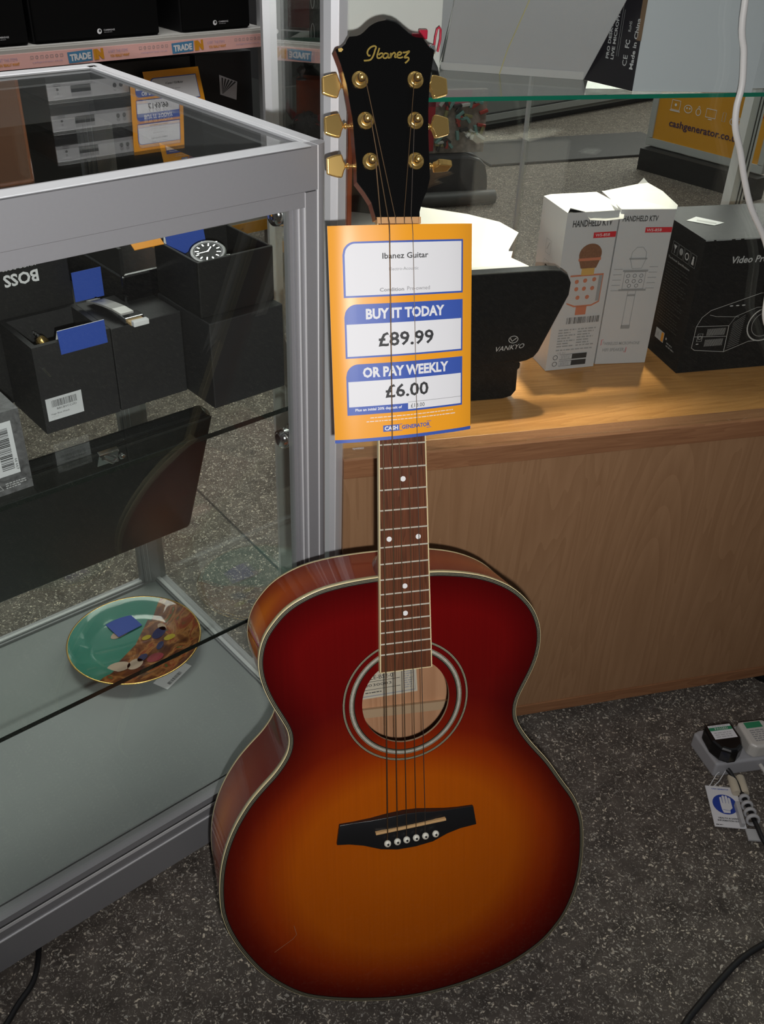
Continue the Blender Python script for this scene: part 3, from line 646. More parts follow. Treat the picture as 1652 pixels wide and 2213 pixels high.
b.box(X0, -.002, .002, .024, .107, .117, ALU); b.box(X0, -.002, .0, .022, .1005, .1055, ALU_GLINT); b.box(X0, -.002, .0015, .02, .0835, .1005, ALU); b.box(X0, -.002, .0, .02, .0818, .0835, ALU_GLINT); b.box(X0, -.002, .0015, .02, .028, .0818, ALU); b.box(X0, -.02, .0205, .0225, .1168, .1174, SEAM); b.box(X0, -.002, .0010, .006, .1055, .1068, SEAM)  # ridge highlights are put in as paler strips
b.build('base_apron', cab)
b = MB(); b.box(-.022, -.001, .024, .470, .028, .114, ALU); b.box(-.019, -.012, .024, .470, .114, .1165, ALU_LIGHT); b.box(X0, -.001, .470, .490, .028, .114, ALU); b.box(X0, -.001, .474, .480, .114, .118, ALU_LIGHT); b.build('base_frame', cab, bevel=.001)
DECK = mat('grey_laminate', (0.30, 0.32, 0.325), 0.5, var=0.05, vscale=6)
MB().box(X0 + .02, -.022, .022, .470, .075, .110, DECK).build('base_board', cab)
for x in (-.06, X0 + .06):
    for y in (.06, .43): MB().lathe([(.020, 0), (.022, .004), (.018, .028)], BLACKG, Matrix.Translation((x, y, 0)), 20).build('foot', cab)
MB().box(X0 + .03, -.030, .0090, .0130, .112, .8885, GLASS).build('front_glass', cab)
MB().box(-.012, -.008, .030, .466, .112, .8885, GLASS).build('side_glass', cab)
MB().box(X0 + .03, -.030, .478, .482, .112, .8885, GLASS).build('back_glass', cab)
MB().box(X0 + .02, -.020, .019, .470, .9345, .9395, GLASS).build('top_glass', cab)
for z in (.6545, .3745):
    b = MB(); b.box(X0 + .03, -.016, .021, .466, z - .0035, z + .0015, GLASS)
    s_ = b.build('glass_shelf', cab)
    MB().box(X0 + .03, -.016, .0196, .021, z - .0035, z + .0015, DARK_EDGE).build('polished_edge', s_)
for z in (.872, .610, .345):
    M_ = Matrix.Translation((-.0365, .030, z)) @ Matrix.Rotation(R(-90), 4, 'Y')
    MB().lathe([(.0125, -.008), (.0125, -.004), (.008, -.002), (.008, .002), (.0105, .005), (.009, .013), (.005, .015), (.0001, .015)], CHROME, Matrix.Translation((-.034, .030, z)) @ Matrix.Rotation(R(-90), 4, 'Y') @ Matrix.Scale(1.2, 4), 20).build('shelf_clamp', cab)

def on(x, y, z, deg=0): return CAB @ TR(x, y, z, deg)
SH = .6562     # top of the upper glass shelf
FX = Fr((0, 0, 0), (1, 0, 0), (0, 0, 1))
def openbox(name, label, x0, x1, y0, y1, z0, z1, wall, m_, floor_z, ledge=None):
    o = thing(name, label, 'watch box', on(x0, y0, z0)); b_ = MB(); W_, D_, H_ = x1 - x0, y1 - y0, z1 - z0
    b_.box(0, W_, 0, wall, 0, H_, m_); b_.box(0, W_, D_ - wall, D_, 0, H_, m_); b_.box(0, wall, wall, D_ - wall, 0, H_, m_); b_.box(W_ - wall, W_, wall, D_ - wall, 0, H_, m_); b_.box(wall, W_ - wall, wall, D_ - wall, 0, floor_z, m_)
    return o, b_
# stacked cubes on the right
o = thing('watch_box', 'plain charcoal cube, lower of the two stacked boxes beside the cabinet post', 'watch box', on(-.112, .064, SH))
MB().box(0, .096, 0, .110, 0, .102, CHARCOAL).build('lid', o, bevel=.0012)
o, b = openbox('watch_box', 'open black cube holding the steel watch, upper of the two stacked boxes', -.111, -.016, .080, .172, SH + .1022, SH + .164, .003, BLACK, .020)
b.build('tray', o, bevel=.0008)
b = MB(); 
CUSH = mat('black_velvet', (0.010, 0.010, 0.011), 0.9, bump=.3, bscale=900)
b.lathe([(.024, -.03), (.027, -.026), (.027, .026), (.024, .03)], CUSH, Matrix.Translation((.034, .034, .034)) @ Matrix.Rotation(R(90), 4, 'X') @ Matrix.Scale(.7, 4, (0, 1, 0)), 28); b.build('cushion', o)

# steel watch
DIAL = mat('black_dial', (0.02, 0.022, 0.025), 0.5)
wt = thing('wristwatch', 'steel diver style wristwatch with black dial lying in the open cube box', 'watch', on(-.081, .108, SH + .1022 + .0555) @ Matrix.Rotation(R(14), 4, 'X') @ Matrix.Rotation(R(-12), 4, 'Y') @ Matrix.Rotation(R(-35), 4, 'Z'))
MB().lathe([(.0001, -.006), (.017, -.006), (.0192, -.003), (.0192, .002), (.0180, .0032)], CHROME, None, 40).build('watch_case', wt)
b = MB(); 
prof = []
N_ = 96; vs = []
for k in range(N_):
    t = 2 * math.pi * k / N_; r_ = .0200 - (.0006 if k % 2 else 0); vs.append((r_ * math.cos(t), r_ * math.sin(t), .0018))
for r_, z in ((.0200, .0045), (.0185, .0058), (.0158, .0058), (.0155, .0050)):
    for k in range(N_):
        t = 2 * math.pi * k / N_; q = r_ - (.0006 if (k % 2 and r_ > .0195) else 0); vs.append((q * math.cos(t), q * math.sin(t), z))
b.add(vs, [(j * N_ + k, j * N_ + (k + 1) % N_, (j + 1) * N_ + (k + 1) % N_, (j + 1) * N_ + k) for j in range(4) for k in range(N_)], mat('brushed_steel', (0.16, 0.16, 0.165), .45, 1.0)); b.build('bezel', wt)
b = MB(); b.lathe([(.0158, .0052), (.0001, .0052)], DIAL, None, 40, False); df = Fr((0, 0, .0054), (1, 0, 0), (0, 1, 0))
for k in range(12):
    f2 = df.sub(0, 0, 30 * k); b.rect(f2, .0105 if k % 3 else .0095, -.0006, .0138, .0006, CHROME, .0002)
b.rect(df.sub(0, 0, 70), 0, -.0005, .0085, .0005, CHROME, .0004); b.rect(df.sub(0, 0, 200), 0, -.0004, .012, .0004, CHROME, .0006); b.disc(df, 0, 0, .001, CHROME, .0008, n=12)
b.ring(df, 0, 0, .0148, .0008, GREYINK, .0002, n=40); b.build('dial', wt)
for s_ in (-1, 1):
    b = MB(); P_ = [(s_ * .0001, s_ * .017, 0)]
    for q in (-1, 1): b.box(q * .0075 - .0016, q * .0075 + .0016, *sorted((s_ * .0155, s_ * .0235)), -.005, .0015, CHROME)
    b.build('lug', wt, bevel=.0006)
    b = MB()
    for k in range(9):
        an = R(20 + 17 * k); y = s_ * (.0205 + .012 * math.sin(an) ** 1); z = -.003 - .0038 * k
        M_ = Matrix.Translation((0, s_ * (.0215 + .004 * math.sin(k / 8 * math.pi)), -.0025 - .0042 * k)) @ Matrix.Rotation(R(s_ * (-62 - 3 * k)), 4, 'X')
        for q in (-1, 0, 1): b.box(q * .0055 - .0024, q * .0055 + .0024, -.0020, .0020, -.0010, .0010, CHROME, M_)
    b.build('bracelet', wt)
MB().lathe([(.0024, 0), (.0024, .0035), (.0014, .0038)], CHROME, Matrix.Translation((.0195, 0, -.001)) @ Matrix.Rotation(R(90), 4, 'Y'), 16).build('crown', wt)
def card(name, label, M, w_, h_, m_, tent=0):
    o_ = thing(name, label, 'price ticket', M); b_ = MB(); b_.box(-w_ / 2, w_ / 2, 0, .0006, -h_, 0, m_)
    o2 = b_.build('front_flap', o_)
    if tent:
        M2 = Matrix.Rotation(R(tent), 4, 'X'); MB().box(-w_ / 2, w_ / 2, .0002, .0007, -h_, 0, WHITE, M2).build('back_flap', o_)
    return o_
card('price_ticket', 'blue folded ticket behind the steel watch in the open cube', on(-.081, .158, SH + .180) @ Matrix.Rotation(R(-14), 4, 'X'), .048, .050, BLUE, 20)

# long dark boxes
o, b = openbox('watch_box', 'open charcoal watch box with barcode sticker and a blue tent ticket inside', -.284, -.1985, .122, .206, SH, .755, .006, CHARCOAL, .062)
STICK = mat('sticker_white', (0.66, 0.67, 0.70), 0.4)
sf_ = Fr((0, -.0004, 0), (1, 0, 0), (0, 0, 1))
b.rect(sf_, .004, .014, .044, .040, STICK, .0001); b.bars(sf_, .010, .029, .038, .037, INK, .0003, 4); b.text(sf_, 'BBCBVCCZD', .026, .0265, .022, .0022, INK, .0003); b.text(sf_, 'Hugo Boss Watch', .018, .021, .020, .0025, INK, .0003); b.text(sf_, '47700', .012, .018, .008, .0018, LTINK, .0003)
b.build('tray', o, bevel=.0008)
MB().box(.0062, .078, .0062, .078, .060, .068, CUSH).build('cushion', o, bevel=.002)
o = thing('watch_box', 'closed charcoal watch box carrying the silver watch strap, between open box and stacked cubes', 'watch box', on(-.197, .122, SH))
MB().box(0, .084, 0, .084, 0, .0975, CHARCOAL).build('lid', o, bevel=.001)
# gold watch and tent ticket in the open box
wt2 = thing('wristwatch', 'gold and steel wristwatch lying in the open box behind a blue ticket', 'watch', on(-.256, .152, .735) @ Matrix.Rotation(R(60), 4, 'Y') @ Matrix.Rotation(R(20), 4, 'X'))
MB().lathe([(.0001, -.004), (.0155, -.004), (.0165, 0), (.0158, .003), (.0135, .004), (.0001, .0036)], GOLD, None, 32).build('watch_case', wt2)
for s_ in (-1, 1):
    b = MB()
    for k in range(4): b.box(-.007, .007, s_ * (.018 + .005 * k) - .0026, s_ * (.018 + .005 * k) + .0026, -.003 - .002 * k, -.0005 - .002 * k, CHROME)
    b.build('bracelet', wt2, bevel=.0005)
card('price_ticket', 'blue tent-folded ticket standing at the front rim of the open watch box', on(-.229, .122, .766) @ Matrix.Rotation(R(-4), 4, 'X'), .052, .025, BLUE, 32)
card('price_ticket', 'blue ticket hanging below the orange shelf edge, in front of an upright black box lid', on(-.186, .189, .796), .034, .033, BLUE, 0)
# silver strap
b = MB(); LEA = mat('silver_leather', (0.42, 0.41, 0.40), 0.4, 0.2); strap = thing('watch_strap', 'silver grey watch strap with punched holes lying on the closed box', 'watch strap', on(-.180, .197, .7555))
pts = [(0, 0, .001), (.000, -.02, .006), (.001, -.04, .009), (.004, -.055, .009), (.008, -.066, .006)]
vs = []
for i, p in enumerate(pts): vs += [(p[0] - .0075, p[1], p[2]), (p[0] + .0075, p[1], p[2]), (p[0] + .0075, p[1], p[2] + .0022), (p[0] - .0075, p[1], p[2] + .0022)]
b.add(vs, [(4 * i + k, 4 * i + (k + 1) % 4, 4 * i + 4 + (k + 1) % 4, 4 * i + 4 + k) for i in range(4) for k in range(4)] + [(0, 1, 2, 3), (19, 18, 17, 16)], LEA)
for y in (-.010, -.017, -.024): b.lathe([(.0016, .0085), (.0001, .0085)], INK, Matrix.Translation((0, y, abs(y) * .25 + .001 - .0035)), 12, False)
b.build('strap', strap)
b = MB(); b.box(-.011, .011, -.008, .008, 0, .006, CHROME); b.box(-.009, .009, -.017, -.008, 0, .004, mat('tan_leather', (0.55, 0.38, 0.18), .5)); b.box(-.009, .009, -.024, -.017, .001, .007, WHITE); b.build('buckle', strap, Matrix.Translation((.010, -.070, .001)), bevel=.001)

# upright lid with the upside-down lettering, black box with sunk lettering, orange card
o = thing('box_lid', 'tall black lid with upside-down white lettering standing behind the open watch box', 'box lid', on(-.40, .210, SH))
b = MB(); b.box(0, .204, 0, .012, 0, .205, BLACK); f2 = Fr((.150, -.0005, .139), (-1, 0, 0), (0, 0, -1)); f2.n = Vector((0, -1, 0))
b.text(f2, 'BOSS', 0, .001, .038, .0135, WHITE, .0003, .03); b.text(f2, 'HUGO BOSS', .0, -.0115, .036, .0035, WHITE, .0003)
b.build('lid', o, bevel=.001)
o = thing('presentation_box', 'long black leatherette box with sunken lettering between the upright lid and the cubes', 'presentation box', on(-.150, .235, SH, 0))
b = MB(); b.box(-.045, .0, -.018, .17, 0, .080, BLACK); b.box(.0, .075, -.055, .18, 0, .128, BLACKG)
b2 = MB(); b2.box(0, .004, -.055, .18, .128, .158, BLACK); f3 = Fr((-.0004, .16, .145), (0, -1, 0), (0, 0, 1)); f3.n = Vector((-1, 0, 0)); b2.text(f3, 'STUHRLING', .095, 0, .11, .012, mat('sunk_letter', (.05, .05, .052), .5), .0003)
b.build('box', o, bevel=.003); b2.build('raised_lid', o)
o = thing('price_card', 'small orange card standing on the black leatherette box in the cabinet', 'price card', on(-.150, .130, .845) @ Matrix.Rotation(R(-60), 4, 'X'))
MB().box(-.014, .020, -.0004, .0004, -.02, .014, ORANGE).build('card', o)
# marbled box at the left edge
o = thing('watch_box', 'marbled dark grey box with barcode sticker at the left edge of the shelf', 'watch box', on(-.447, .036, SH))
MARB = mat('marbled_print', (0.11, 0.11, 0.115), 0.45, var=0.95, vscale=55); MARB.node_tree.nodes['Noise Texture'].inputs['Distortion'].default_value = 3
b = MB(); b.box(0, .110, 0, .062, 0, .086, MARB); b.rect(sf_, .074, .020, .1005, .076, STICK, .0001)
f4 = sf_.sub(.090, .048, 90); b.bars(f4, -.022, -.006, .022, .006, INK, .0004, 9); b.text(f4, 'BBCBVRQWZJN', 0, .0095, .036, .0028, INK, .0004); b.text(f4, '£99.99', -.018, -.0085, .012, .0025, INK, .0004)
b.line(sf_, [(.076, .0065), (.081, .0065), (.0785, .0115)], .0008, LTINK, .0003, True); b.fake(sf_, .084, .006, .104, .013, 3, LTINK, .0003, 8)
b.build('box', o, bevel=.001)

# black hard case leaning inside, on the lower shelf
cw = [(-.46, 0), (-.068, 0), (-.0665, .012), (-.088, .270), (-.100, .284), (-.46, .284)]
o = thing('hard_case', 'large black hard case leaning on the lower glass shelf of the cabinet', 'case', CAB @ Matrix.Translation((0, .237, .3765)) @ Matrix.Rotation(R(27.5), 4, 'X'))
PLAS = mat('black_plastic', (0.008, 0.008, 0.009), 0.35, bump=.15, bscale=700)
b = MB(); b.prism(cw, FX, -.016, 0, PLAS); b.build('shell', o, bevel=.004, seg=3)
b = MB(); b.prism([(x, z * .5 + .14) for x, z in [(-.46, .262), (-.098, .262), (-.090, .270), (-.46, .274)]], FX, 0, .0005, SEAM); b.build('seam', o)
for x in (-.225, -.40):
    b = MB(); b.box(x - .014, x + .010, -.006, 0, .258, .280, CHROME); b.lathe([(.004, 0), (.004, .006), (.0001, .008)], CHROME, Matrix.Translation((x + .014, -.004, .268)) @ Matrix.Rotation(R(90), 4, 'X'), 12); b.tube([(x - .010, -.008, .276), (x, -.012, .268), (x + .008, -.008, .264)], .002, CHROME, 8); b.build('latch', o, bevel=.001)

# collector's plate (plain scenery stand-in) on the base board
pl = thing('decorative_plate', 'glossy gold-rimmed plate with teal and brown painting lying on the grey base board', 'plate', on(-.131, .338, .110, 38))
def plate_mat():
    m = bpy.data.materials.new('painted_porcelain'); m.use_nodes = True; n = m.node_tree; bs = n.nodes['Principled BSDF']
    t = n.nodes.new('ShaderNodeTexCoord'); mp = n.nodes.new('ShaderNodeMapping'); n.links.new(t.outputs['Object'], mp.inputs[0]); mp.inputs['Rotation'].default_value = (0, 0, R(20)); mp.inputs['Scale'].default_value = (1, 1.6, 1)
    nz = n.nodes.new('ShaderNodeTexNoise'); nz.inputs['Scale'].default_value = 26; nz.inputs['Detail'].default_value = 5; nz.inputs['Distortion'].default_value = 1.0; n.links.new(mp.outputs[0], nz.inputs['Vector'])
    r = n.nodes.new('ShaderNodeValToRGB'); n.links.new(nz.outputs['Fac'], r.inputs[0]); e = r.color_ramp.elements; r.color_ramp.interpolation = 'EASE'
    e[0].position = .30; e[0].color = (.025, .008, .01, 1); e[1].position = .75; e[1].color = (.45, .26, .08, 1)
    for p, c in ((.40, (.12, .03, .012)), (.48, (.20, .06, .015)), (.56, (.42, .17, .05)), (.63, (.30, .05, .02)), (.69, (.08, .12, .03))): x = e.new(p); x.color = (*c, 1)
    n.links.new(r.outputs[0], bs.inputs['Base Color']); bs.inputs['Roughness'].default_value = .3; bs.inputs['Coat Weight'].default_value = 1; bs.inputs['Coat Roughness'].default_value = .03
    return m
PM = plate_mat(); TEAL = mat('teal_glaze', (0.035, 0.24, 0.185), 0.3, coat=1, var=.25, vscale=14)
prof = [(.0001, .0045), (.062, .0045), (.074, .0075), (.092, .0165), (.1035, .0195), (.1050, .0188), (.1040, .0170), (.092, .0130), (.070, .0030), (.055, 0), (.050, .0005)]
b = MB(); N_ = 64; vs = []
for r_, z in prof[:5]:
    for k in range(N_): t = 2 * math.pi * k / N_; vs.append(Vector((r_ * math.cos(t), r_ * math.sin(t), z)))
for j in range(4):
    for k in range(N_):
        t = 2 * math.pi * (k + .5) / N_; r_ = (prof[j][0] + prof[j + 1][0]) / 2; cx, cy = r_ * math.cos(t), r_ * math.sin(t)
        q = [j * N_ + k, j * N_ + (k + 1) % N_, (j + 1) * N_ + (k + 1) % N_, (j + 1) * N_ + k]
        b.add([vs[i] for i in q], [(0, 1, 2, 3)], TEAL if cx * -.15 + cy * .98 > .004 else PM, True)
MB().lathe(prof[4:], mat('white_porcelain', (.6, .6, .58), .25, coat=1), None, 64, True, False).build('underside', pl)
MB().lathe([(.1030, .0196), (.1046, .0200), (.1056, .0190), (.1048, .0182)], GOLD, None, 64, True, False).build('gilt_rim', pl)
PINK = mat('pale_pink_glaze', (.58, .42, .33), .3, coat=1); YEL = mat('yellow_glaze', (.50, .38, .03), .3, coat=1); NAVY = mat('navy_glaze', (.02, .03, .12), .3, coat=1); CRIM = mat('crimson_glaze', (.32, .03, .05), .3, coat=1)
pf = Fr((0, 0, .0048), (1, 0, 0), (0, 1, 0)).sub(0, 0, -26)
for x, y, rx, ry, m_, dg in ((-.004, .040, .020, .009, PINK, 10), (-.045, -.030, .018, .011, PINK, -20), (-.022, -.040, .014, .010, PINK, 15), (.022, .004, .008, .005, YEL, 0), (.044, .002, .016, .009, NAVY, 30), (.052, -.018, .010, .006, YEL, 0), (.010, -.046, .014, .009, CRIM, 0), (-.006, -.034, .010, .006, NAVY, 20), (.030, -.026, .010, .005, NAVY, 40), (.055, .012, .006, .010, PINK, 0)):
    b.disc(pf.sub(x, y, dg), 0, 0, rx, m_, .0003, ry, 20)
b.build('painting', pl, Matrix.Rotation(R(-12), 4, 'Z'), weld=True)
o = thing('price_ticket', 'blue square ticket lying on the painted plate', 'price ticket', on(-.131, .338, .1165, 0) @ Matrix.Translation((.007, .054, 0)) @ Matrix.Rotation(R(4), 4, 'Z'))
MB().box(-.022, .022, -.022, .022, 0, .0006, BLUE).build('card', o)
o = thing('price_ticket', 'small white barcode ticket poking out from under the plate', 'price ticket', on(-.115, .240, .1105, 22))
b = MB(); b.box(-.03, .03, -.008, .02, 0, .0005, WHITE); b.bars(Fr((0, 0, .0006), (1, 0, 0), (0, 1, 0)), -.02, -.005, .01, .001, INK, 0.0002, 5); b.build('card', o)

# ================================================================ wooden counter with glass showcase top
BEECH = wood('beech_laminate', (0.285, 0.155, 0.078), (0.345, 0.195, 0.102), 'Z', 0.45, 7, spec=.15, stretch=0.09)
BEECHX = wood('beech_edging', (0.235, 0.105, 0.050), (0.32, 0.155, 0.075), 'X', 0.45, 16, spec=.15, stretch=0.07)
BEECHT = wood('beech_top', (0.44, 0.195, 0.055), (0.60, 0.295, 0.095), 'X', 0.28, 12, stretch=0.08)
XR = 1.55; DP = .46
ctr = thing('shop_counter', 'beech counter with a glass showcase on top, behind the guitar', 'counter', CNT)
b = MB(); b.box(.0005, XR, .001, DP, .052, .522, BEECH); b.build('front_panel', ctr)
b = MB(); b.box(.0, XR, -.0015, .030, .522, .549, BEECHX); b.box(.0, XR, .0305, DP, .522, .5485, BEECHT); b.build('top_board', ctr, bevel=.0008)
b = MB(); b.box(.0, XR, -.0012, .02, .030, .0515, BEECHX); b.build('plinth_edging', ctr, bevel=.0008)
for x in (.06, .775, 1.45):
    for y in (.028, .40): MB().lathe([(.022, 0), (.024, .006), (.024, .020), (.012, .026), (.012, .034)], BLACKG, Matrix.Translation((x, y, 0)), 20).build('foot', ctr)
SHT = 1.72
for i, (x0, y0) in enumerate(((-.0245, -.002), (-.0245, DP - .024), (.758, DP - .024), (XR, -.002), (XR, DP - .024))):
    b = MB(); w_ = .0245
    pr_ = [(.006, 0), (w_ - .0115, 0), (w_ - .0105, .0), (w_, .0095), (w_, .024), (0, .024), (0, .006)] if y0 < 0.1 else [(0, 0), (w_, 0), (w_, .024), (0, .024)]
    b.prism([(x0 + p[0], y0 + p[1]) for p in pr_], Fr((0, 0, 0), (1, 0, 0), (0, 1, 0)), 0 if x0 != .758 else .55, SHT, ALU_LIGHT)
    if i == 0: b.tube([(x0 + w_ - .0108, y0 - .0002, .01), (x0 + w_ - .0108, y0 - .0002, SHT)], .0006, ALU_GLINT, 6)
    if i == 2:
        for q in (.770, .776): b.box(q, q + .0015, DP - .0255, DP - .024, .55, SHT, SEAM)
    b.build('post', ctr)
b = MB(); b.box(0, XR, -.002, .022, SHT - .04, SHT, ALU_LIGHT); b.box(0, XR, DP - .024, DP, SHT - .04, SHT, ALU_LIGHT); b.box(-.0245, 0, .022, DP - .024, SHT - .04, SHT, ALU_LIGHT); b.build('top_frame', ctr, bevel=.001)
b = MB(); b.box(.0005, XR, .0035, .0085, .5495, SHT - .04, GLASS)
gf_ = Fr((0, .0032, 0), (1, 0, 0), (0, 0, 1)); b.text(gf_, 'TEMPERED', .019, .563, .015, .0026, WHITE, .0001)
b.build('front_glass', ctr)
MB().box(-.015, -.010, .024, DP - .026, .5495, SHT - .04, GLASS).build('side_glass', ctr)
MB().box(.0005, .377, DP - .036, DP - .031, .5495, SHT - .04, GLASS).build('sliding_glass_door', ctr)
b = MB(); b.box(.372, XR, DP - .029, DP - .024, .5495, SHT - .04, GLASS); b.box(.3715, .3760, DP - .0305, DP - .0225, .5495, SHT - .04, mat('door_edge_strip', (.25, .25, .27), .3)); b.build('sliding_glass_door', ctr)
s_ = MB().box(.0, XR, .012, .40, .9672, .9715, GLASS).build('glass_shelf', ctr)
MB().box(.0, XR, .0108, .012, .9672, .9715, GLASS_EDGE).build('polished_edge', s_)
MB().box(.0, XR, .3995, .4005, .9672, .9715, GLASS_EDGE).build('polished_edge', s_)

def oc(x, y, z, deg=0): return CNT @ TR(x, y, z, deg)
ZD = .5491; ZG = .9718
# two microphone cartons
MICRED = mat('copper_pink', (0.50, 0.17, 0.10), 0.4); MICDK = mat('copper_mesh', (0.20, 0.09, 0.05), .5, var=.4, vscale=400); SIL = mat('print_silver', (.50, .50, .52), .4)
def carton(o, W_, D_, H_, lift, m_):
    b_ = MB(); t = .0
    b_.add([(0, 0, 0), (W_, 0, 0), (W_, D_, 0), (0, D_, 0), (0, 0, H_), (W_, 0, H_), (W_, D_, H_), (0, D_, H_)], [(0, 3, 2, 1), (0, 1, 5, 4), (1, 2, 6, 5), (2, 3, 7, 6), (3, 0, 4, 7)], m_)
    return b_
W_, D_, H_ = .079, .080, .236
ca = thing('microphone_carton', 'white microphone carton printed with a copper pink microphone, its lid flap torn open', 'carton', oc(.3500, .196, ZD, 2.0))
b = carton(ca, W_, D_, H_, 0, WHITE2)
f = Fr((0, -.0003, 0), (1, 0, 0), (0, 0, 1))
b.text(f, 'HANDHELD KTV', .040, .2205, .060, .0095, INK, .0002, .02); b.rect(f, .044, .199, .0785, .207, RED, .0002); b.text(f, 'WS-858', .058, .203, .022, .004, STICK, .0004)
b.disc(f, .044, .176, .0175, MICDK, .0002, .0155); b.rect(f, .0265, .167, .0615, .171, MICRED, .0004); b.poly(f, [(.028, .167), (.032, .156), (.056, .156), (.060, .167)], MICDK, .0003); b.rect(f, .034, .146, .054, .156, mat('gold_collar', (.55, .33, .10), .4), .0004)
b.poly(f, [(.018, .104), (.018, .147), (.070, .147), (.070, .104), (.058, .0985), (.030, .0985)], MICRED, .0002); b.poly(f, [(.018, .106), (.018, .1445), (.0685, .1445), (.0685, .106), (.057, .101), (.031, .101)], mat('print_pale', (.48, .46, .47), .4), .0004); b.rect(f, .063, .106, .0685, .1445, GREYINK, .0005)
for x, y in ((.029, .137), (.042, .138), (.056, .139), (.030, .126), (.042, .126), (.055, .126), (.034, .113), (.049, .113)): b.disc(f, x, y, .0032, MICRED, .0006, n=14); 
b.rect(f, .034, .086, .051, .099, MICRED, .0002); b.bars(f, .022, .073, .074, .083, INK, .0006, 2); b.rect(f, .020, .069, .076, .085, WHITE2, .0004); b.fake(f, .012, .036, .040, .066, 7, GREYINK, .0004, 1); b.fake(f, .043, .036, .072, .066, 7, GREYINK, .0004, 2); b.fake(f, .012, .030, .072, .034, 1, GREYINK, .0004, 6)
for y in (.0165, .006):
    b.line(f, [(.020, y), (.064, y), (.064, y + .008), (.020, y + .008)], .0005, INK, .0004, True); b.rect(f, .040, y, .064, y + .008, INK, .0005); b.ring(f, .013, y + .004, .0035, .0008, INK, .0004, n=16); b.fake(f, .022, y + .001, .038, y + .007, 3, GREYINK, .0006, 4)
b.text(f, 'CE FC', .022, .027, .014, .003, GREYINK, .0005)
fl_ = Fr((-.0003, 0, 0), (0, -1, 0), (0, 0, 1)); fl_.n = Vector((-1, 0, 0))
for z_ in (.165, .135): b.line(fl_, [(-.052, z_), (-.036, z_), (-.036, z_ + .020), (-.052, z_ + .020)], .0008, GREYINK, .0003, True)
b.rect(fl_, -.048, .140, -.040, .149, INK, .0003); b.line(fl_, [(-.048, .170), (-.040, .182)], .0014, GREYINK, .0003)
b.build('box', ca)
b = MB(); b.add([(0, .0, H_), (0, D_, H_), (.010, D_, H_ + .002), (W_, D_ * .92, H_ + .004), (W_ + .010, .030, H_ + .001), (W_ + .012, .008, H_ - .006), (W_ + .004, -.006, H_ - .010), (.055, -.007, H_ - .011), (.032, -.006, H_ - .009), (.028, .006, H_ - .001), (.012, .018, H_ + .001)], [(0, 10, 2, 1), (10, 9, 3, 2), (9, 8, 7, 4, 3), (4, 7, 6, 5)], mat('carton_lid_white', (.74, .73, .72), .55)); tl = b.build('lid_flap', ca)
md = tl.modifiers.new('thick', 'SOLIDIFY'); md.thickness = .0008
MB().box(.002, .03, .002, .02, H_ - .012, H_ - .004, INK).build('carton_inside', ca)
MB().lathe([(.003, 0), (.004, .002), (.0001, .004)], MICRED, Matrix.Translation((.028, .004, H_ - .010)), 12).build('microphone_tip', ca)

cb_ = thing('microphone_carton', 'white microphone carton printed with a line drawing, next to the black projector carton', 'carton', oc(.4345, .205, ZD, -5.5))
b = carton(cb_, .080, .080, .235, 0, WHITE2)
b.text(f, 'HANDHELD KTV', .030, .222, .052, .008, INK, .0002, .02); b.rect(f, .040, .202, .0795, .2095, RED, .0002); b.text(f, 'WS-858', .053, .2057, .022, .004, STICK, .0004)
b.line(f, [(.026, .163), (.027, .174), (.033, .181), (.042, .181), (.048, .174), (.049, .163)], .0009, GREYINK, .0003); b.rect(f, .024, .163, .051, .1655, GREYINK, .0003); b.line(f, [(.026, .163), (.031, .150), (.045, .150), (.049, .163)], .0009, GREYINK, .0003)
b.rect(f, .018, .145, .056, .148, GREYINK, .0003); b.line(f, [(.021, .119), (.021, .145), (.053, .145), (.053, .119)], .0006, INK, .0003, True); b.rect(f, .016, .116, .058, .119, GREYINK, .0003)
for x, y in ((.027, .139), (.037, .139), (.047, .139), (.027, .131), (.037, .131), (.047, .131), (.031, .124), (.042, .124)): b.ring(f, x, y, .0026, .0006, INK, .0004, n=14)
b.line(f, [(.031, .060), (.031, .116), (.043, .116), (.043, .060)], .0009, GREYINK, .0003, True); b.rect(f, .030, .057, .044, .063, GREYINK, .0003); b.rect(f, .031, .108, .043, .111, GREYINK, .0003)
for i, y in enumerate((.152, .144, .136, .128, .120)): b.line(f, [(.057, y), (.070, y)], .0009, GREYINK, .0003); b.line(f, [(.004, y - .003), (.017, y - .003)], .0009, GREYINK, .0003); b.fake(f, .003, y - .002, .014, y, 1, LTINK, .0003, i); b.fake(f, .060, y + .001, .074, y + .003, 1, LTINK, .0003, i + 9)
b.text(f, '「WIRELESS MICROPHONE', .036, .034, .058, .006, GREYINK, .0003, .02); b.text(f, 'HIFI SPEAKER」', .026, .023, .036, .006, GREYINK, .0003, .02); b.line(f, [(.004, .031), (.004, .040), (.007, .040)], .0008, RED, .0004); b.line(f, [(.042, .019), (.045, .019), (.045, .027)], .0008, RED, .0004)
b.build('box', cb_)
b = MB(); H2 = .235; b.add([(0, 0, H2), (.080, -.001, H2), (.084, .006, H2 + .003), (.078, .05, H2 + .010), (.066, .078, H2 + .014), (.060, .082, H2 + .020), (.052, .080, H2 + .012), (0, .080, H2 + .002), (-.004, .074, H2 + .004)], [(0, 1, 2, 3, 7, 8), (3, 4, 5, 6, 7)], MATS['carton_lid_white']); tl = b.build('lid_flap', cb_); md = tl.modifiers.new('thick', 'SOLIDIFY'); md.thickness = .0008

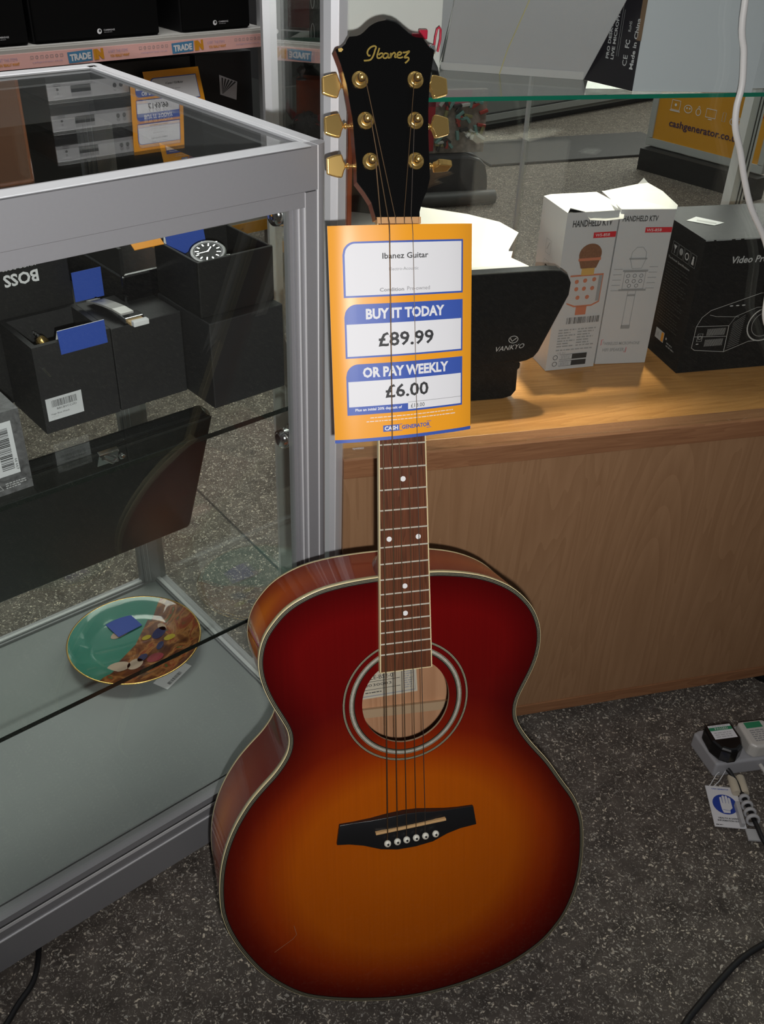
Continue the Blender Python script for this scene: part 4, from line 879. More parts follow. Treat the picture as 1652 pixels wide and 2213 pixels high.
# black projector carton
pc = thing('projector_carton', 'black projector carton with white lettering and a line drawing, at the right', 'carton', oc(.5440, .154, ZD, 0))
b = MB(); b.box(0, .26, 0, .150, 0, .203, mat('black_carton_print', (.010, .010, .011), .5, spec=.1)); 
b.text(f, 'Video Projector', .047, .171, .095, .0135, SIL, .0003, .02, 'l', .12)
LN = LTINK
b.line(f, [(.022, .036), (.016, .040), (.016, .074), (.022, .088), (.034, .098), (.110, .120), (.20, .120)], .0007, LN, .0003); b.line(f, [(.016, .074), (.070, .072), (.078, .086), (.11, .098), (.20, .100)], .0006, LN, .0003)
b.line(f, [(.022, .036), (.072, .030), (.110, .044), (.20, .046)], .0007, LN, .0003); b.line(f, [(.070, .072), (.072, .030)], .0009, LN, .0003); b.line(f, [(.034, .091), (.045, .088), (.083, .085)], .0005, LN, .0003); b.line(f, [(.016, .058), (.070, .055)], .0006, LN, .0003)
for x in (.066, .076, .086): b.disc(f, x, .103, .003, SIL, .0003, .001, 12)
for k in range(18): b.rect(f, .036 + k * .0017, .058, .0368 + k * .0017, .069, GREYINK, .0003); b.rect(f, .036 + k * .0017, .041, .0368 + k * .0017, .052, GREYINK, .0003)
b.line(f, [(.022, .050), (.030, .050), (.030, .062), (.022, .062)], .0006, LN, .0003, True); b.ring(f, .026, .056, .0028, .0006, LN, .0003, n=14); b.rect(f, .022, .045, .026, .0465, SIL, .0003)
for k in range(14): b.line(f, [(.076, .036 + k * .003), (.094, .042 + k * .0035)], .0005, GREYINK, .0003)
b.ring(f, .128, .070, .026, .002, LN, .0003, n=36); b.ring(f, .128, .070, .019, .001, GREYINK, .0003, n=36)
fs_ = Fr((-.0003, 0, 0), (0, -1, 0), (0, 0, 1)); fs_.n = Vector((-1, 0, 0))
for k in range(4):
    u = -.080 + k * .0175; b.line(fs_, [(u, .158), (u + .015, .158), (u + .015, .176), (u, .176)], .0006, GREYINK, .0003, True)
b.poly(fs_, [(-.077, .172), (-.068, .172), (-.072, .165)], SIL, .0004); b.rect(fs_, -.0728, .160, -.0718, .166, SIL, .0004); b.disc(fs_, -.0545, .168, .005, GREYINK, .0004); b.ring(fs_, -.0375, .167, .0045, .0018, SIL, .0004, n=18); b.disc(fs_, -.0200, .171, .002, SIL, .0004, n=12); b.poly(fs_, [(-.023, .161), (-.017, .161), (-.018, .169), (-.022, .169)], SIL, .0004)
b.text(fs_, 'Technical Specification', -.055, .151, .062, .004, LTINK, .0004); b.fake(fs_, -.085, .050, -.020, .145, 22, mat('dim_print', (.028, .028, .030), .5), .0003, 7, .3)
b.poly(fs_, [(-.078, .026), (-.052, .026), (-.052, .042), (-.078, .042)], LTINK, .0003); b.rect(fs_, -.060, .027, -.053, .041, ORANGE, .0005); b.text(fs_, 'UK', -.071, .034, .008, .007, GREYINK, .0005); b.disc(fs_, -.045, .036, .002, SIL, .0004, n=12); b.fake(fs_, -.042, .024, -.018, .033, 2, GREYINK, .0004, 9)
ft_ = Fr((0, 0, .2032), (1, 0, 0), (0, 1, 0)); b.poly(ft_, [(.016, .085), (.046, .058), (.068, .068), (.040, .100)], WHITE, .0003); b.rect(ft_.sub(.043, .075, -40), -.014, -.004, .014, .003, LTINK, .0005)
b.build('box', pc, bevel=.001)
b = MB()
for x0, x1 in ((.0, .012), (.016, .040), (.046, .054), (.060, .085), (.09, .10)): b.box(x0, x1, -.0004, .0006, .2018, .2026, SIL)
b.build('worn_edge', pc)

# black accessory with pale wordmark, paper sheets behind
vk = thing('phone_sized_projector', 'black tapered plastic case with a pale wordmark, half hidden by the price card', 'electronics', oc(0, .12, ZD))
vk.name = 'projector_case'
VKP = [(.165, .186), (.300, .1865), (.316, .1850), (.3275, .1780), (.3335, .1670), (.3330, .1500), (.300, .070), (.294, .062), (.284, .0575), (.266, .0545), (.262, .058), (.165, .046)]
SOFT = mat('soft_touch_black', (0.010, 0.010, 0.011), 0.35, spec=.2)
b = MB(); b.prism(VKP, FX, -.020, 0, SOFT); ub = b.build('body', vk, bevel=.006, seg=4)
b = MB(); vf = Fr((0, -.0065, 0), (1, 0, 0), (0, 0, 1)); vf = Fr((0, -.0002, 0), (1, 0, 0), (0, 0, 1))
b.text(vf, 'VANKYO', .2560, .0800, .042, .0070, LTINK, .0003, .0, 'c', .35, deg=4); b.ring(vf, .2600, .0915, .0066, .0009, LTINK, .0003, ry=.0050, n=24); b.line(vf, [(.2555, .0935), (.2585, .0890), (.2645, .0935)], .0011, LTINK, .0003)
b.build('wordmark', vk)
b = MB(); b.prism([(.165, .0005), (.166, .060), (.260, .060), (.276, .054), (.276, .046), (.273, .044), (.2745, .012), (.268, .003), (.255, .0003)], FX, -.045, -.002, SOFT); b.build('stand', vk, bevel=.004, seg=3)
pp = thing('paper_sheets', 'bright white sheets of paper standing behind the black case, in full sun', 'paper', oc(0, .20, ZD))
PAP = mat('office_paper', (.88, .88, .88), .7)
PF = Fr((0, -.030, .674 - ZD), (1, 0, 0), (0, .848, .53))
for poly_, d in (([(.125, .01), (.125, .182), (.1738, .1713), (.2429, .1543), (.2881, .1376), (.3120, .1170), (.2898, .0878), (.262, .01)], 0), ([(.18, .025), (.20, .0885), (.2943, .0834), (.2886, .0716), (.285, .03)], .0015), ([(.17, .0), (.17, .079), (.2886, .0712), (.3110, .0556), (.2987, .0404), (.285, .010)], .003)):
    MB().prism(poly_, PF, d, d + .0006, PAP).build('sheet', pp)
MB().box(.15, .26, -.010, .100, .0, .118, mat('acrylic_holder', (.05, .05, .055), .3)).build('leaflet_holder', pp, bevel=.001)

# things on the glass shelf
gb = thing('carton', 'plain grey carton leaning forward on the glass shelf, a yellow thread across it', 'carton', oc(.147, .162, ZG, -24.95) @ Matrix.Rotation(R(32), 4, 'X'))
GREYC = mat('grey_board', (.40, .40, .43), .6, var=.03, vscale=40)
th_ = .165
P_ = [(0, 0), (th_, 0), (th_ + .026 + .12, .30), (.013 + .08, .30)]
P_ = [(0.0, 0.0), (.165, 0.0), (.165 + .31 * .122, .122), (.17 * .122, .122)]
b = MB(); b.prism(P_, Fr((0, 0, 0), (1, 0, 0), (0, 0, 1)), -.030, 0, GREYC); b.rect(Fr((0, -.0003, 0), (1, 0, 0), (0, 0, 1)), -.001, 0, .164, .011, mat('grey_board_flange', (.48, .48, .50), .6)); b.build('box', gb, bevel=.0008)
MB().tube([(.068, -.001, .0), (.076, -.0012, .035), (.104, -.001, .122)], .0006, mat('yellow_thread', (.55, .50, .25), .7), 6).build('thread', gb)
sp_ = thing('magazine_spine', 'thin printed sleeve standing at the left edge of the grey carton', 'sleeve', oc(.1275, .168, ZG, -24.95))
sp_.name = 'printed_sleeve'
b = MB(); b.add([(0, 0, 0), (.016, -.004, 0), (.074, -.004, .30), (.058, 0, .30), (0, .02, 0), (.016, .016, 0), (.074, .016, .30), (.058, .02, .30)], [(0, 1, 2, 3), (4, 7, 6, 5), (0, 3, 7, 4), (1, 5, 6, 2), (0, 4, 5, 1), (3, 2, 6, 7)], mat('pale_grey_sleeve', (.34, .34, .36), .5))
b.text(Fr((.006, -.0036, .02), (.19, 0, 1), (-1, 0, .19)), 'HOUSING UNIT SYSTEM', .060, .002, .085, .004, INK, .0004, .02); b.build('sleeve', sp_)
bb_ = thing('microphone_carton', 'desktop microphone carton with black printed side and white face, upper right on the glass shelf', 'carton', oc(.2970, .0925, ZG, -66.72))
b = MB(); BCP = mat('black_print_side', (.016, .014, .018), .35); PALE = mat('pale_carton', (.46, .48, .52), .6)
q_ = Matrix.Rotation(R(66.72), 4, 'Z'); pl4 = [q_ @ Vector((x - .2970, y - .0925, 0)) for x, y in ((.2970, .0925), (.3254, .0264), (.4624, .0091), (.4340, .0752))]
b.prism([(v.x, v.y) for v in pl4], Fr((0, 0, 0), (1, 0, 0), (0, 1, 0)), 0, .30, WHITE2, PALE); f5 = Fr((0, -.0003, 0), (1, 0, 0), (0, 0, 1)); b.rect(f5, .0003, 0, .0718, .30, BCP, .0001)
f6 = f5.sub(.0425, .027, 90); b.text(f6, 'PRO DESKTOP', .000, .013, .044, .0042, SIL, .0004, .02, 'l'); b.text(f6, 'LIVE MICROPHONE', .000, .006, .062, .0042, SIL, .0004, .02, 'l'); b.rect(f6, .004, .0002, .058, .0006, GREYINK, .0004); b.rect(f6, .004, -.0024, .050, -.002, GREYINK, .0004)
b.text(f6, 'CE', -.004, -.0125, .011, .006, SIL, .0004, .0, 'l'); b.text(f6, 'FC', .0140, -.0125, .008, .006, SIL, .0004, .02, 'l'); b.text(f6, 'RoHS', .030, -.0125, .010, .0035, SIL, .0004, 0, 'l'); b.text(f6, 'Made in China', -.006, -.0225, .050, .0050, SIL, .0004, .02, 'l'); b.line(f6, [(.070, -.018), (.078, -.018), (.078, -.012)], .0008, SIL, .0004)
b.rect(f5, .066, .050, .0727, .30, mat('kraft_edge', (.16, .10, .06), .6), .0004)
b.build('box', bb_, bevel=.0006)
w2_ = thing('carton', 'pale carton partly hidden behind the hanging white cable at the right frame edge', 'carton', oc(.474, .030, ZG, 0))
MB().box(0, .22, 0, .10, 0, .32, MATS['pale_carton']).build('box', w2_, bevel=.0008)
wb_ = thing('carton', 'white carton standing on the glass shelf right behind the headstock', 'carton', oc(.012, .085, ZG, 0))
MB().box(0, .108, 0, .09, 0, .30, mat('white_gloss_carton', (.70, .69, .68), .4)).build('box', wb_, bevel=.0008)
lanyard = thing('lanyard', 'grey strap with red clips hanging in front of the white carton', 'lanyard', oc(.05, .070, 1.0))
GS = mat('grey_webbing', (.05, .05, .055), .7)
b = MB(); b.tube([(.004, 0, .034), (.014, 0, .031), (.026, -.002, .022), (.038, -.002, .014), (.050, 0, .004), (.060, 0, -.012), (.066, .004, -.0268)], [.003, .0042, .0036, .005, .0042, .0042, .003], GS, 8); b.build('strap', lanyard)
for p_ in ((.036, -.008, .020), (.0435, -.008, .0235)): MB().box(p_[0] - .0045, p_[0] + .0045, p_[1], p_[1] + .006, p_[2] - .005, p_[2] + .004, mat('red_plastic', (.62, .02, .06), .3)).build('clip', lanyard, bevel=.001)
MB().tube([(.0565, -.004, .006), (.0575, -.004, .020), (.0590, -.004, .0275), (.0612, -.004, .0295), (.0630, -.004, .0270), (.0632, -.004, .018), (.0610, -.004, .006)], .0012, MATS['red_plastic'], 8).build('cord_loop', lanyard)
MB().lathe([(.0001, -.006), (.0045, -.005), (.0055, 0), (.0045, .005), (.0001, .006)], CHROME, Matrix.Translation((.052, -.008, .008)), 16).build('bead', lanyard)

# hanging white cable in front of the glass
wc = [(.408, -.012, 1.60), (.410, -.012, 1.25), (.4155, -.012, 1.065), (.4270, -.013, 1.016), (.4330, -.014, .985), (.4320, -.015, .962), (.4360, -.016, .940), (.4500, -.015, .914), (.4640, -.014, .884), (.4830, -.013, .850), (.5150, -.012, .808), (.5330, -.012, .77), (.5385, -.012, .737), (.5450, -.012, .706), (.568, -.012, .67), (.63, -.02, .55), (.70, -.06, .20), (.76, -.10, .02), (.90, -.12, .004)]
def spl(P, n=6):
    o_ = []
    for i in range(len(P) - 1):
        p0, p1, p2, p3 = P[max(0, i - 1)], P[i], P[i + 1], P[min(len(P) - 1, i + 2)]
        for s_ in range(n):
            t = s_ / n; o_.append(tuple(0.5 * (2 * p1[j] + (p2[j] - p0[j]) * t + (2 * p0[j] - 5 * p1[j] + 4 * p2[j] - p3[j]) * t * t + (3 * p1[j] - p0[j] - 3 * p2[j] + p3[j]) * t ** 3) for j in range(3)))
    return o_ + [P[-1]]
cbl = MB().tube(spl(wc), .0036, mat('white_cable', (.66, .65, .63), .4), 12).build('power_cable', None, CNT)
tag(cbl, 'white cable hanging in a wavy line in front of the counter glass', 'cable')

# ================================================================ things on the shop floor
ps = thing('power_strip', 'pale grey power strip with two plugs lying on the dark floor', 'power strip', TR(.516, 1.079, 0, 12.0))
PSM = mat('grey_plastic', (.40, .40, .42), .4); WPL = mat('white_plastic', (.62, .60, .56), .35)
b = MB(); b.prism([(0, 0), (.006, -.068), (.30, -.068), (.30, .004), (.012, .004)], Fr((0, 0, 0), (1, 0, 0), (0, 1, 0)), 0, .030, PSM); b.build('housing', ps, bevel=.004, seg=3)
def pt(f_, s_): return (f_, s_)
pb = thing('mains_plug', 'black mains plug with a green and white test label in the power strip', 'plug', TR(.552, 1.045, .030, 12.0) @ Matrix.Rotation(R(0), 4, 'Z'))
b = MB(); o_pl = [(-.024, .026), (-.018, .030), (.018, .030), (.024, .026), (.025, -.004), (.018, -.022), (.006, -.030), (-.006, -.030), (-.018, -.022), (-.025, -.004)]
b.prism(o_pl, Fr((0, 0, 0), (1, 0, 0), (0, 1, 0)), 0, .030, BLACKG); b.build('plug_body', pb, bevel=.006, seg=3)
b = MB(); f7 = Fr((0, 0, .0303), (1, 0, 0), (0, 1, 0)); GRN = mat('label_green', (.03, .26, .12), .5)
b.rect(f7, -.020, -.004, .018, .024, WHITE, 0); b.rect(f7, -.020, .013, .018, .0195, GRN, .0002); b.text(f7, 'PASSED', 0, .016, .022, .004, WHITE, .0004); b.fake(f7, -.018, .020, .014, .0235, 1, LTINK, .0003, 2); b.fake(f7, -.016, -.002, .014, .010, 3, LTINK, .0003, 4); b.build('test_label', pb)
pw = thing('mains_plug', 'white mains plug with a small green label, right of the black plug', 'plug', TR(.608, 1.058, .030, 12.0))
b = MB(); b.prism([(-.022, .028), (.020, .028), (.026, .022), (.026, -.018), (.018, -.026), (-.016, -.026), (-.024, -.018)], Fr((0, 0, 0), (1, 0, 0), (0, 1, 0)), 0, .026, WPL); b.build('plug_body', pw, bevel=.004, seg=3)
b = MB(); f8 = Fr((0, 0, .0263), (1, 0, 0), (0, 1, 0)); b.rect(f8, -.014, .012, .014, .024, GRN, 0); b.fake(f8, -.012, -.016, .014, .009, 6, GREYINK, 0, 5); b.line(f8, [(-.012, -.014), (.013, -.014), (.013, .006), (-.012, .006)], .0005, GREYINK, .0002, True); b.build('test_label', pw)
c_ = MB().tube(spl([(.612, 1.030, .016), (.622, 1.005, .012), (.640, .985, .006), (.70, .96, .004)]), .0032, WPL, 10).build('power_cable'); tag(c_, 'white cable leading out of the white mains plug to the right', 'cable')
c_ = MB().tube(spl([(.556, 1.016, .018), (.560, 1.010, .016), (.567, .990, .011), (.571, .955, .011), (.574, .915, .011), (.580, .885, .008), (.605, .86, .005), (.70, .845, .004)]), .0036, mat('black_cable', (.012, .012, .013), .45), 10).build('power_cable'); tag(c_, 'black cable running from the black plug through a white clip on the floor', 'cable')
# health and safety tag
hs_ = thing('safety_tag', 'white safety leaflet with a blue hand disc, tied to the black plug by string', 'tag', TR(.5405, .9525, .003, -3.5))
b = MB(); b.box(-.0245, .0225, -.036, .040, 0, .0012, WHITE); f9 = Fr((0, 0, .0014), (1, 0, 0), (0, 1, 0))
SBL = mat('safety_blue', (.02, .06, .38), .4)
b.disc(f9, -.001, .006, .0185, SBL, 0, n=36)
hand = [(-.006, -.012), (.004, -.012), (.005, -.006), (.009, -.002), (.009, .016), (.007, .018), (.0055, .016), (.0055, .006), (.005, .006), (.005, .019), (.003, .021), (.0012, .019), (.001, .006), (.0005, .006), (.0003, .020), (-.0017, .021), (-.0035, .019), (-.0035, .006), (-.004, .006), (-.0045, .017), (-.006, .0175), (-.0075, .016), (-.0078, .002), (-.0075, -.006)]
b.poly(f9, [(x, y + .002) for x, y in hand], WHITE, .0002); b.line(f9, [(-.006, -.004), (.007, -.006)], .0006, SBL, .0004)
b.text(f9, 'HEALTH & SAFETY', 0, -.020, .032, .0028, INK, .0002, .03); b.text(f9, 'INFORMATION GUIDE', 0, -.0245, .036, .0028, INK, .0002, .03); b.text(f9, 'CASH GENERATOR', -.003, .0345, .026, .0022, PRINTBLUE, .0002, .03); b.fake(f9, -.022, -.034, -.012, -.031, 1, INK, .0002, 3)
b.build('leaflet', hs_)
MB().tube([(-.018, .039, .001), (-.004, .060, .006), (.014, .074, .012), (.018, .078, .016), (.012, .068, .010), (-.002, .048, .004), (-.012, .039, .001)], .0007, WHITE, 6).build('string', hs_)
cl = thing('cable_clip', 'cream and white plastic cable clip around the black cable, beside the safety leaflet', 'cable clip', TR(.568, .992, .004, -2))
CRP = mat('cream_plastic', (.62, .55, .42), .45)
b = MB()
for dx in (-.0065, .0065): b.lathe([(.0062, -.0165), (.0068, -.014), (.0068, .014), (.0062, .0165)], CRP, Matrix.Translation((dx, 0, .006)) @ Matrix.Rotation(R(90), 4, 'X'), 20)
b.build('ferrite', cl)
b = MB(); HAZE = mat('translucent_white', (.50, .50, .51), .35)
for k, (x, y, r_) in enumerate(((.002, -.027, .0075), (.003, -.040, .0085), (.004, -.053, .009), (.005, -.066, .010))):
    b.lathe([(r_, -.003), (r_ + .001, 0), (r_, .003), (r_ - .003, .003), (r_ - .003, -.003), (r_, -.003)], HAZE, Matrix.Translation((x, y, .008)) @ Matrix.Rotation(R(80), 4, 'X'), 20, True, False)
b.box(-.008, .016, -.098, -.078, -.001, .003, HAZE); b.box(-.014, -.008, -.075, -.035, -.002, .010, HAZE); b.build('spiral_guard', cl, bevel=.0008)
BC = MATS['black_cable']
c_ = MB().tube(spl([(.75, .80, .004), (.60, .765, .004), (.53, .732, .004), (.491, .708, .004), (.456, .678, .004), (.42, .644, .004), (.398, .621, .004), (.37, .58, .004), (.36, .50, .004)]), .0042, BC, 10).build('power_cable'); tag(c_, 'black cable crossing the floor in the lower right corner', 'cable')
c_ = MB().tube(spl([(-.47, .90, .004), (-.445, .80, .004), (-.430, .723, .004), (-.416, .678, .004), (-.411, .642, .004), (-.420, .612, .004), (-.430, .575, .004), (-.46, .50, .004)]), .0036, BC, 10).build('power_cable'); tag(c_, 'black cable coming out from under the display cabinet at lower left', 'cable')

# ================================================================ shelving behind the cabinet
GD = CAB @ TR(0, 1.96, 0)
gon = thing('shelving_unit', 'tall grey shelving unit with black speakers and pink trade-in price strips, behind the cabinet', 'shelving', GD)
SHELF = mat('cream_steel', (.46, .45, .42), .5); STEEL = mat('grey_steel', (.30, .31, .31), .4, .5)
DARKB = mat('dark_back_panel', (.015, .014, .014), .8)
MB().box(-.6, 1.27, .42, .44, 0, 2.2, DARKB).build('back_panel', gon)
for x in (1.270, -.64):
    b = MB(); b.box(x, x + .040, .0, .050, 0, 2.2, ALU_LIGHT)
    for q in (.012, .022, .030): b.box(x + q, x + q + .003, -.002, 0, 0, 2.2, CHROME if q != .022 else SEAM)
    b.build('upright', gon)
PSTRIP = mat('pink_strip', (.88, .50, .46), .4); OSTRIP = mat('orange_strip', (.72, .34, .03), .4); PB = mat('pale_blue_print', (.48, .38, .52), .5)
TB = mat('trade_blue', (.07, .25, .45), .5); TO = mat('trade_orange', (.70, .30, .015), .5)
for z, m_ in ((.728, PSTRIP), (1.215, PSTRIP), (.155, OSTRIP), (1.70, PSTRIP)):
    s_ = MB().box(-.6, 1.27, .0, .42, z - .010, z, SHELF).build('shelf', gon)
    b = MB(); b.box(-.6, 1.268, -.006, .0, z - .050, z - .004, SHELF); b.box(-.6, 1.268, -.0075, -.006, z - .051, z - .014, m_)
    fr_ = Fr((0, -.0078, z - .0325), (1, 0, 0), (0, 0, 1))
    for k in range(-1, 4):
        u = .66 + .3225 * k
        if u > 1.2 or u < -.5: continue
        if m_ is PSTRIP:
            b.poly(fr_, [(u - .050, -.016), (u + .020, -.013), (u + .022, .015), (u - .052, .012)], TB, .0004); b.text(fr_, 'TRADE', u - .015, -.001, .062, .0175, WHITE, .0008, .05, deg=2); b.text(fr_, 'IN', u + .040, .0015, .030, .027, TO, .0006, .09, deg=3)
            b.text(fr_, '£ GET THE ITEMS', u + .100, .006, .060, .007, PB, .0004, .0); b.text(fr_, 'YOU REALLY WANT', u + .104, -.006, .060, .007, TO, .0004, .03)
            for j in range(7): 
                xx = u + .170 + j * .014
                (b.ring(fr_, xx, .007, .0035, .0012, GREYINK, .0004, n=10) if j % 2 else b.line(fr_, [(xx - .004, .004), (xx + .004, .004), (xx + .004, .010), (xx - .004, .010)], .0012, GREYINK, .0004, True))
            b.text(fr_, 'cashgenerator.co.uk', u + .213, -.006, .085, .006, PB, .0004)
        else:
            b.ring(fr_, u + .02, 0, .013, .003, RED, .0004, ry=.014, n=20); b.disc(fr_, u + .02, 0, .011, TO, .0003); b.text(fr_, "WE'LL BUY", u - .09, .005, .065, .008, WHITE, .0004, .02); b.text(fr_, 'YOUR ITEMS', u - .085, -.006, .065, .008, WHITE, .0004, .02); b.text(fr_, 'cashgenerator.co.uk', u + .115, .0, .10, .009, INK, .0004)
    b.build('price_strip', s_)
CLOTH = mat('speaker_cloth', (.0035, .0035, .0035), .95, spec=.1)
def speaker(x0, x1, label, lx):
    o_ = thing('speaker', label, 'speaker', GD @ TR(x0, .015, .728)); w_ = x1 - x0
    MB().box(0, w_, .012, .30, 0, .44, mat('speaker_black', (.005, .005, .0055), .6, spec=.15)).build('cabinet', o_, bevel=.004)
    MB().box(.004, w_ - .004, 0, .012, .006, .434, CLOTH).build('grille', o_, bevel=.003)
    b_ = MB(); f_ = Fr((lx - x0, -.0008, .022), (1, 0, 0), (0, 0, 1)); b_.disc(f_, -.014, 0, .0070, WHITE, .0002, n=18); b_.disc(f_, -.0125, .0012, .0035, INK, .0004, n=14); b_.text(f_, 'CAMBRIDGE', .016, .002, .034, .0045, SIL, .0003, .02); b_.fake(f_, 0, -.005, .024, -.002, 1, GREYINK, .0003, 3); b_.build('badge', o_)
    MB().lathe([(.005, 0), (.006, .002)], BLACKG, Matrix.Translation((.03, .03, -.0001)), 8)
speaker(.18, .519, 'black speaker cut by the left frame edge on the trade-in shelf', .43)
speaker(.532, .912, 'black speaker with white badge, middle of the three on the trade-in shelf', .735)
speaker(.985, 1.225, 'black speaker with white badge next to the shelf upright, rightmost of three', 1.110)
# hi-fi units one shelf up: seen mirrored in the cabinet's top glass
HS_ = mat('hifi_silver', (.62, .62, .63), .3, .5); HD = mat('hifi_dark', (.02, .02, .022), .2)
zz = 1.215
hp_ = None
for k in range(3):
    lab = ('bottom', 'middle', 'top')[k]
    o_ = thing('hifi_unit', 'silver and black hi-fi unit, %s of the stack of three reflected in the cabinet top' % lab, 'hi-fi unit', GD @ TR(.555, .040, zz + .006 + k * .0835))
    MB().box(0, .25, .006, .27, .004, .078, mat('hifi_case', (.022, .022, .024), .4)).build('case', o_, bevel=.002)
    b = MB(); b.box(0, .25, 0, .006, .034, .078, HS_); b.box(0, .25, .001, .006, .004, .033, HD); ff = Fr((0, -.0004, 0), (1, 0, 0), (0, 0, 1))
    b.text(ff, 'DENON', .030, .068, .026, .005, WHITE, .0003, .03); b.disc(ff, .030, .051, .0035, INK, .0003); b.line(ff, [(.02, .037), (.04, .037), (.04, .042), (.02, .042)], .001, INK, .0003, True); b.rect(ff, .07, .044, .13, .062, HD, .0003); b.disc(ff, .205, .055, .006, INK, .0003); b.disc(ff, .225, .055, .006, INK, .0003); b.rect(ff, 0, .0335, .25, .0345, CHROME, .0004)
    b.build('front_panel', o_, bevel=.0008)
    for x in (.03, .22):
        for y in (.03, .24): MB().lathe([(.010, 0), (.010, .004)], BLACKG, Matrix.Translation((x, y, -.0045 if k else -.0060 + .0)) @ Matrix.Scale(1.9, 4, (0, 0, 1)), 12).build('foot', o_)
def shopcard(name, label, M, prices, sc=1.0):
    global b, cf
    o_ = thing(name, label, 'price card', M @ Matrix.Scale(sc, 4)); b = MB(); b.box(-.074, .074, -.0006, -.0001, 0, .210, CO)
    class FF(Fr):
        def p(s, a, b_, d=0.0): return Vector((a * .001, -.0006 - d * 1.5, b_ * .001))
    cf = FF((0, 0, 0)); cardprint(*prices); b.build('card', o_); return o_
shopcard('price_card', 'orange card reading £149.99 in front of the hi-fi stack, mirrored in the glass top', GD @ TR(.885, .012, 1.222, 0) @ Matrix.Rotation(R(-6), 4, 'X'), ('DVD Hi Fi & 2 x Speakers', 'Denon', 'Condition', 'Pre-owned', '£149.99', '£10.00', '£30.00'), 1.18)
shopcard('price_card', 'orange card reading £6.67 leaning below the trade-in strip, behind the cabinet top', GD @ TR(.955, -.030, .372, 0) @ Matrix.Rotation(R(-18), 4, 'X'), ('4 Camera + VGA Monitor', 'CCTV system', 'Condition', 'Pre-owned', '£99.99', '£6.67', '£20.00'), 1.28)
o_ = thing('speaker', 'reddish wooden speaker left of the hi-fi stack, mirrored in the cabinet top', 'speaker', GD @ TR(.18, .04, 1.215))
MB().box(0, .305, .01, .28, 0, .30, wood('cherry_veneer', (.20, .065, .02), (.34, .12, .04), 'Z', .35, 10)).build('cabinet', o_, bevel=.012, seg=3)
MB().box(.015, .29, 0, .01, .015, .285, mat('brown_cloth', (.16, .07, .03), .9)).build('grille', o_, bevel=.004)
# dark boxed goods on the lower shelf
o_ = thing('carton', 'black carton with a white sunburst emblem under the trade-in strip', 'carton', GD @ TR(1.055, .075, .155))
b = MB(); b.box(0, .205, 0, .25, 0, .50, BLACK); ff = Fr((0, -.0005, 0), (1, 0, 0), (0, 0, 1))
b.poly(ff, [(.082, .438), (.148, .412), (.142, .358), (.082, .380)], SIL, .0003)
for k in range(5): b.poly(ff, [(.090, .380), (.090 + .012 * k, .430 - .004 * k), (.096 + .012 * k, .427 - .004 * k)], INK, .0006)
b.build('box', o_, bevel=.002)
o_ = thing('price_ticket', 'tiny white ticket on the dark goods beside the shelf upright', 'price ticket', GD @ TR(1.225, .02, .335) @ Matrix.Rotation(R(40), 4, 'X'))
MB().box(-.02, .02, 0, .001, -.008, .008, WHITE).build('card', o_)
o_ = thing('carton', 'black carton standing behind the £6.67 price card on the lowest shelf', 'carton', GD @ TR(.74, .08, .155))
MB().box(0, .30, 0, .28, 0, .50, BLACK).build('box', o_, bevel=.002)
o_ = thing('carton', 'plain black carton left of the £6.67 price card on the lowest shelf', 'carton', GD @ TR(.30, .08, .155))
MB().box(0, .40, 0, .28, 0, .46, CHARCOAL).build('box', o_, bevel=.002)

# second, angled shelving bay
G2 = TR(-.3725, 3.044, 0, -10.4)
g2 = thing('shelving_unit', 'angled shelving bay with toys, between the chrome upright and the white post', 'shelving', G2)
MB().box(-.02, .30, .40, .42, 0, 2.2, DARKB).build('back_panel', g2)
b = MB(); b.box(-.022, .020, .01, .05, 0, 2.2, mat('dark_upright', (.06, .065, .065), .4, .4)); b.build('upright', g2)
for z, m_ in ((.712, None), (1.15, None), (.130, OSTRIP)):
    s_ = MB().box(.0, .30, .0, .40, z - .008, z, SHELF).build('shelf', g2)
    if m_ is None: continue
    b = MB(); b.box(-.0, .30, -.008, -.0, z - .052, z - .003, SHELF); b.box(.0, .30, -.0095, -.008, z - .050, z - .012, m_); fr_ = Fr((0, -.0098, z - .031), (1, 0, 0), (0, 0, 1))
    if m_ is PSTRIP:
        for j in range(6): b.ring(fr_, .012 + j * .014, .006, .0035, .0014, GREYINK, .0004, n=10)
        b.text(fr_, 'cashgenerator.co.uk', .048, -.006, .085, .005, PB, .0004); b.text(fr_, 'YOU REALLY WANT', .150, -.008, .055, .007, TO, .0004, .03)
    else: b.text(fr_, 'cashgenerator.co.uk', .06, -.006, .10, .006, INK, .0004)
    b.build('price_strip', s_)
b = MB(); b.box(.02, .30, .02, .38, .752, .756, GLASS); gs = b.build('glass_shelf', g2); MB().box(.02, .30, .018, .020, .752, .756, SIL).build('polished_edge', gs)
BURG = mat('dark_burgundy', (.10, .008, .010), .4)
o_ = thing('carton', 'dark burgundy box on the small glass shelf of the angled bay', 'carton', G2 @ TR(.028, .06, .7565)); MB().box(0, .13, 0, .15, 0, .075, BURG).build('box', o_, bevel=.003)
o_ = thing('carton', 'slim black box with a column of white oval rings in the angled bay', 'carton', G2 @ TR(.1095, .004, .7125))
b = MB(); b.box(0, .045, 0, .012, 0, .34, BLACK); ff = Fr((0, -.0005, 0), (1, 0, 0), (0, 0, 1))
for k in range(4): b.ring(ff, .010, .040 + .090 * k, .0050, .0014, SIL, .0003, ry=.026, n=28)
b.build('box', o_)
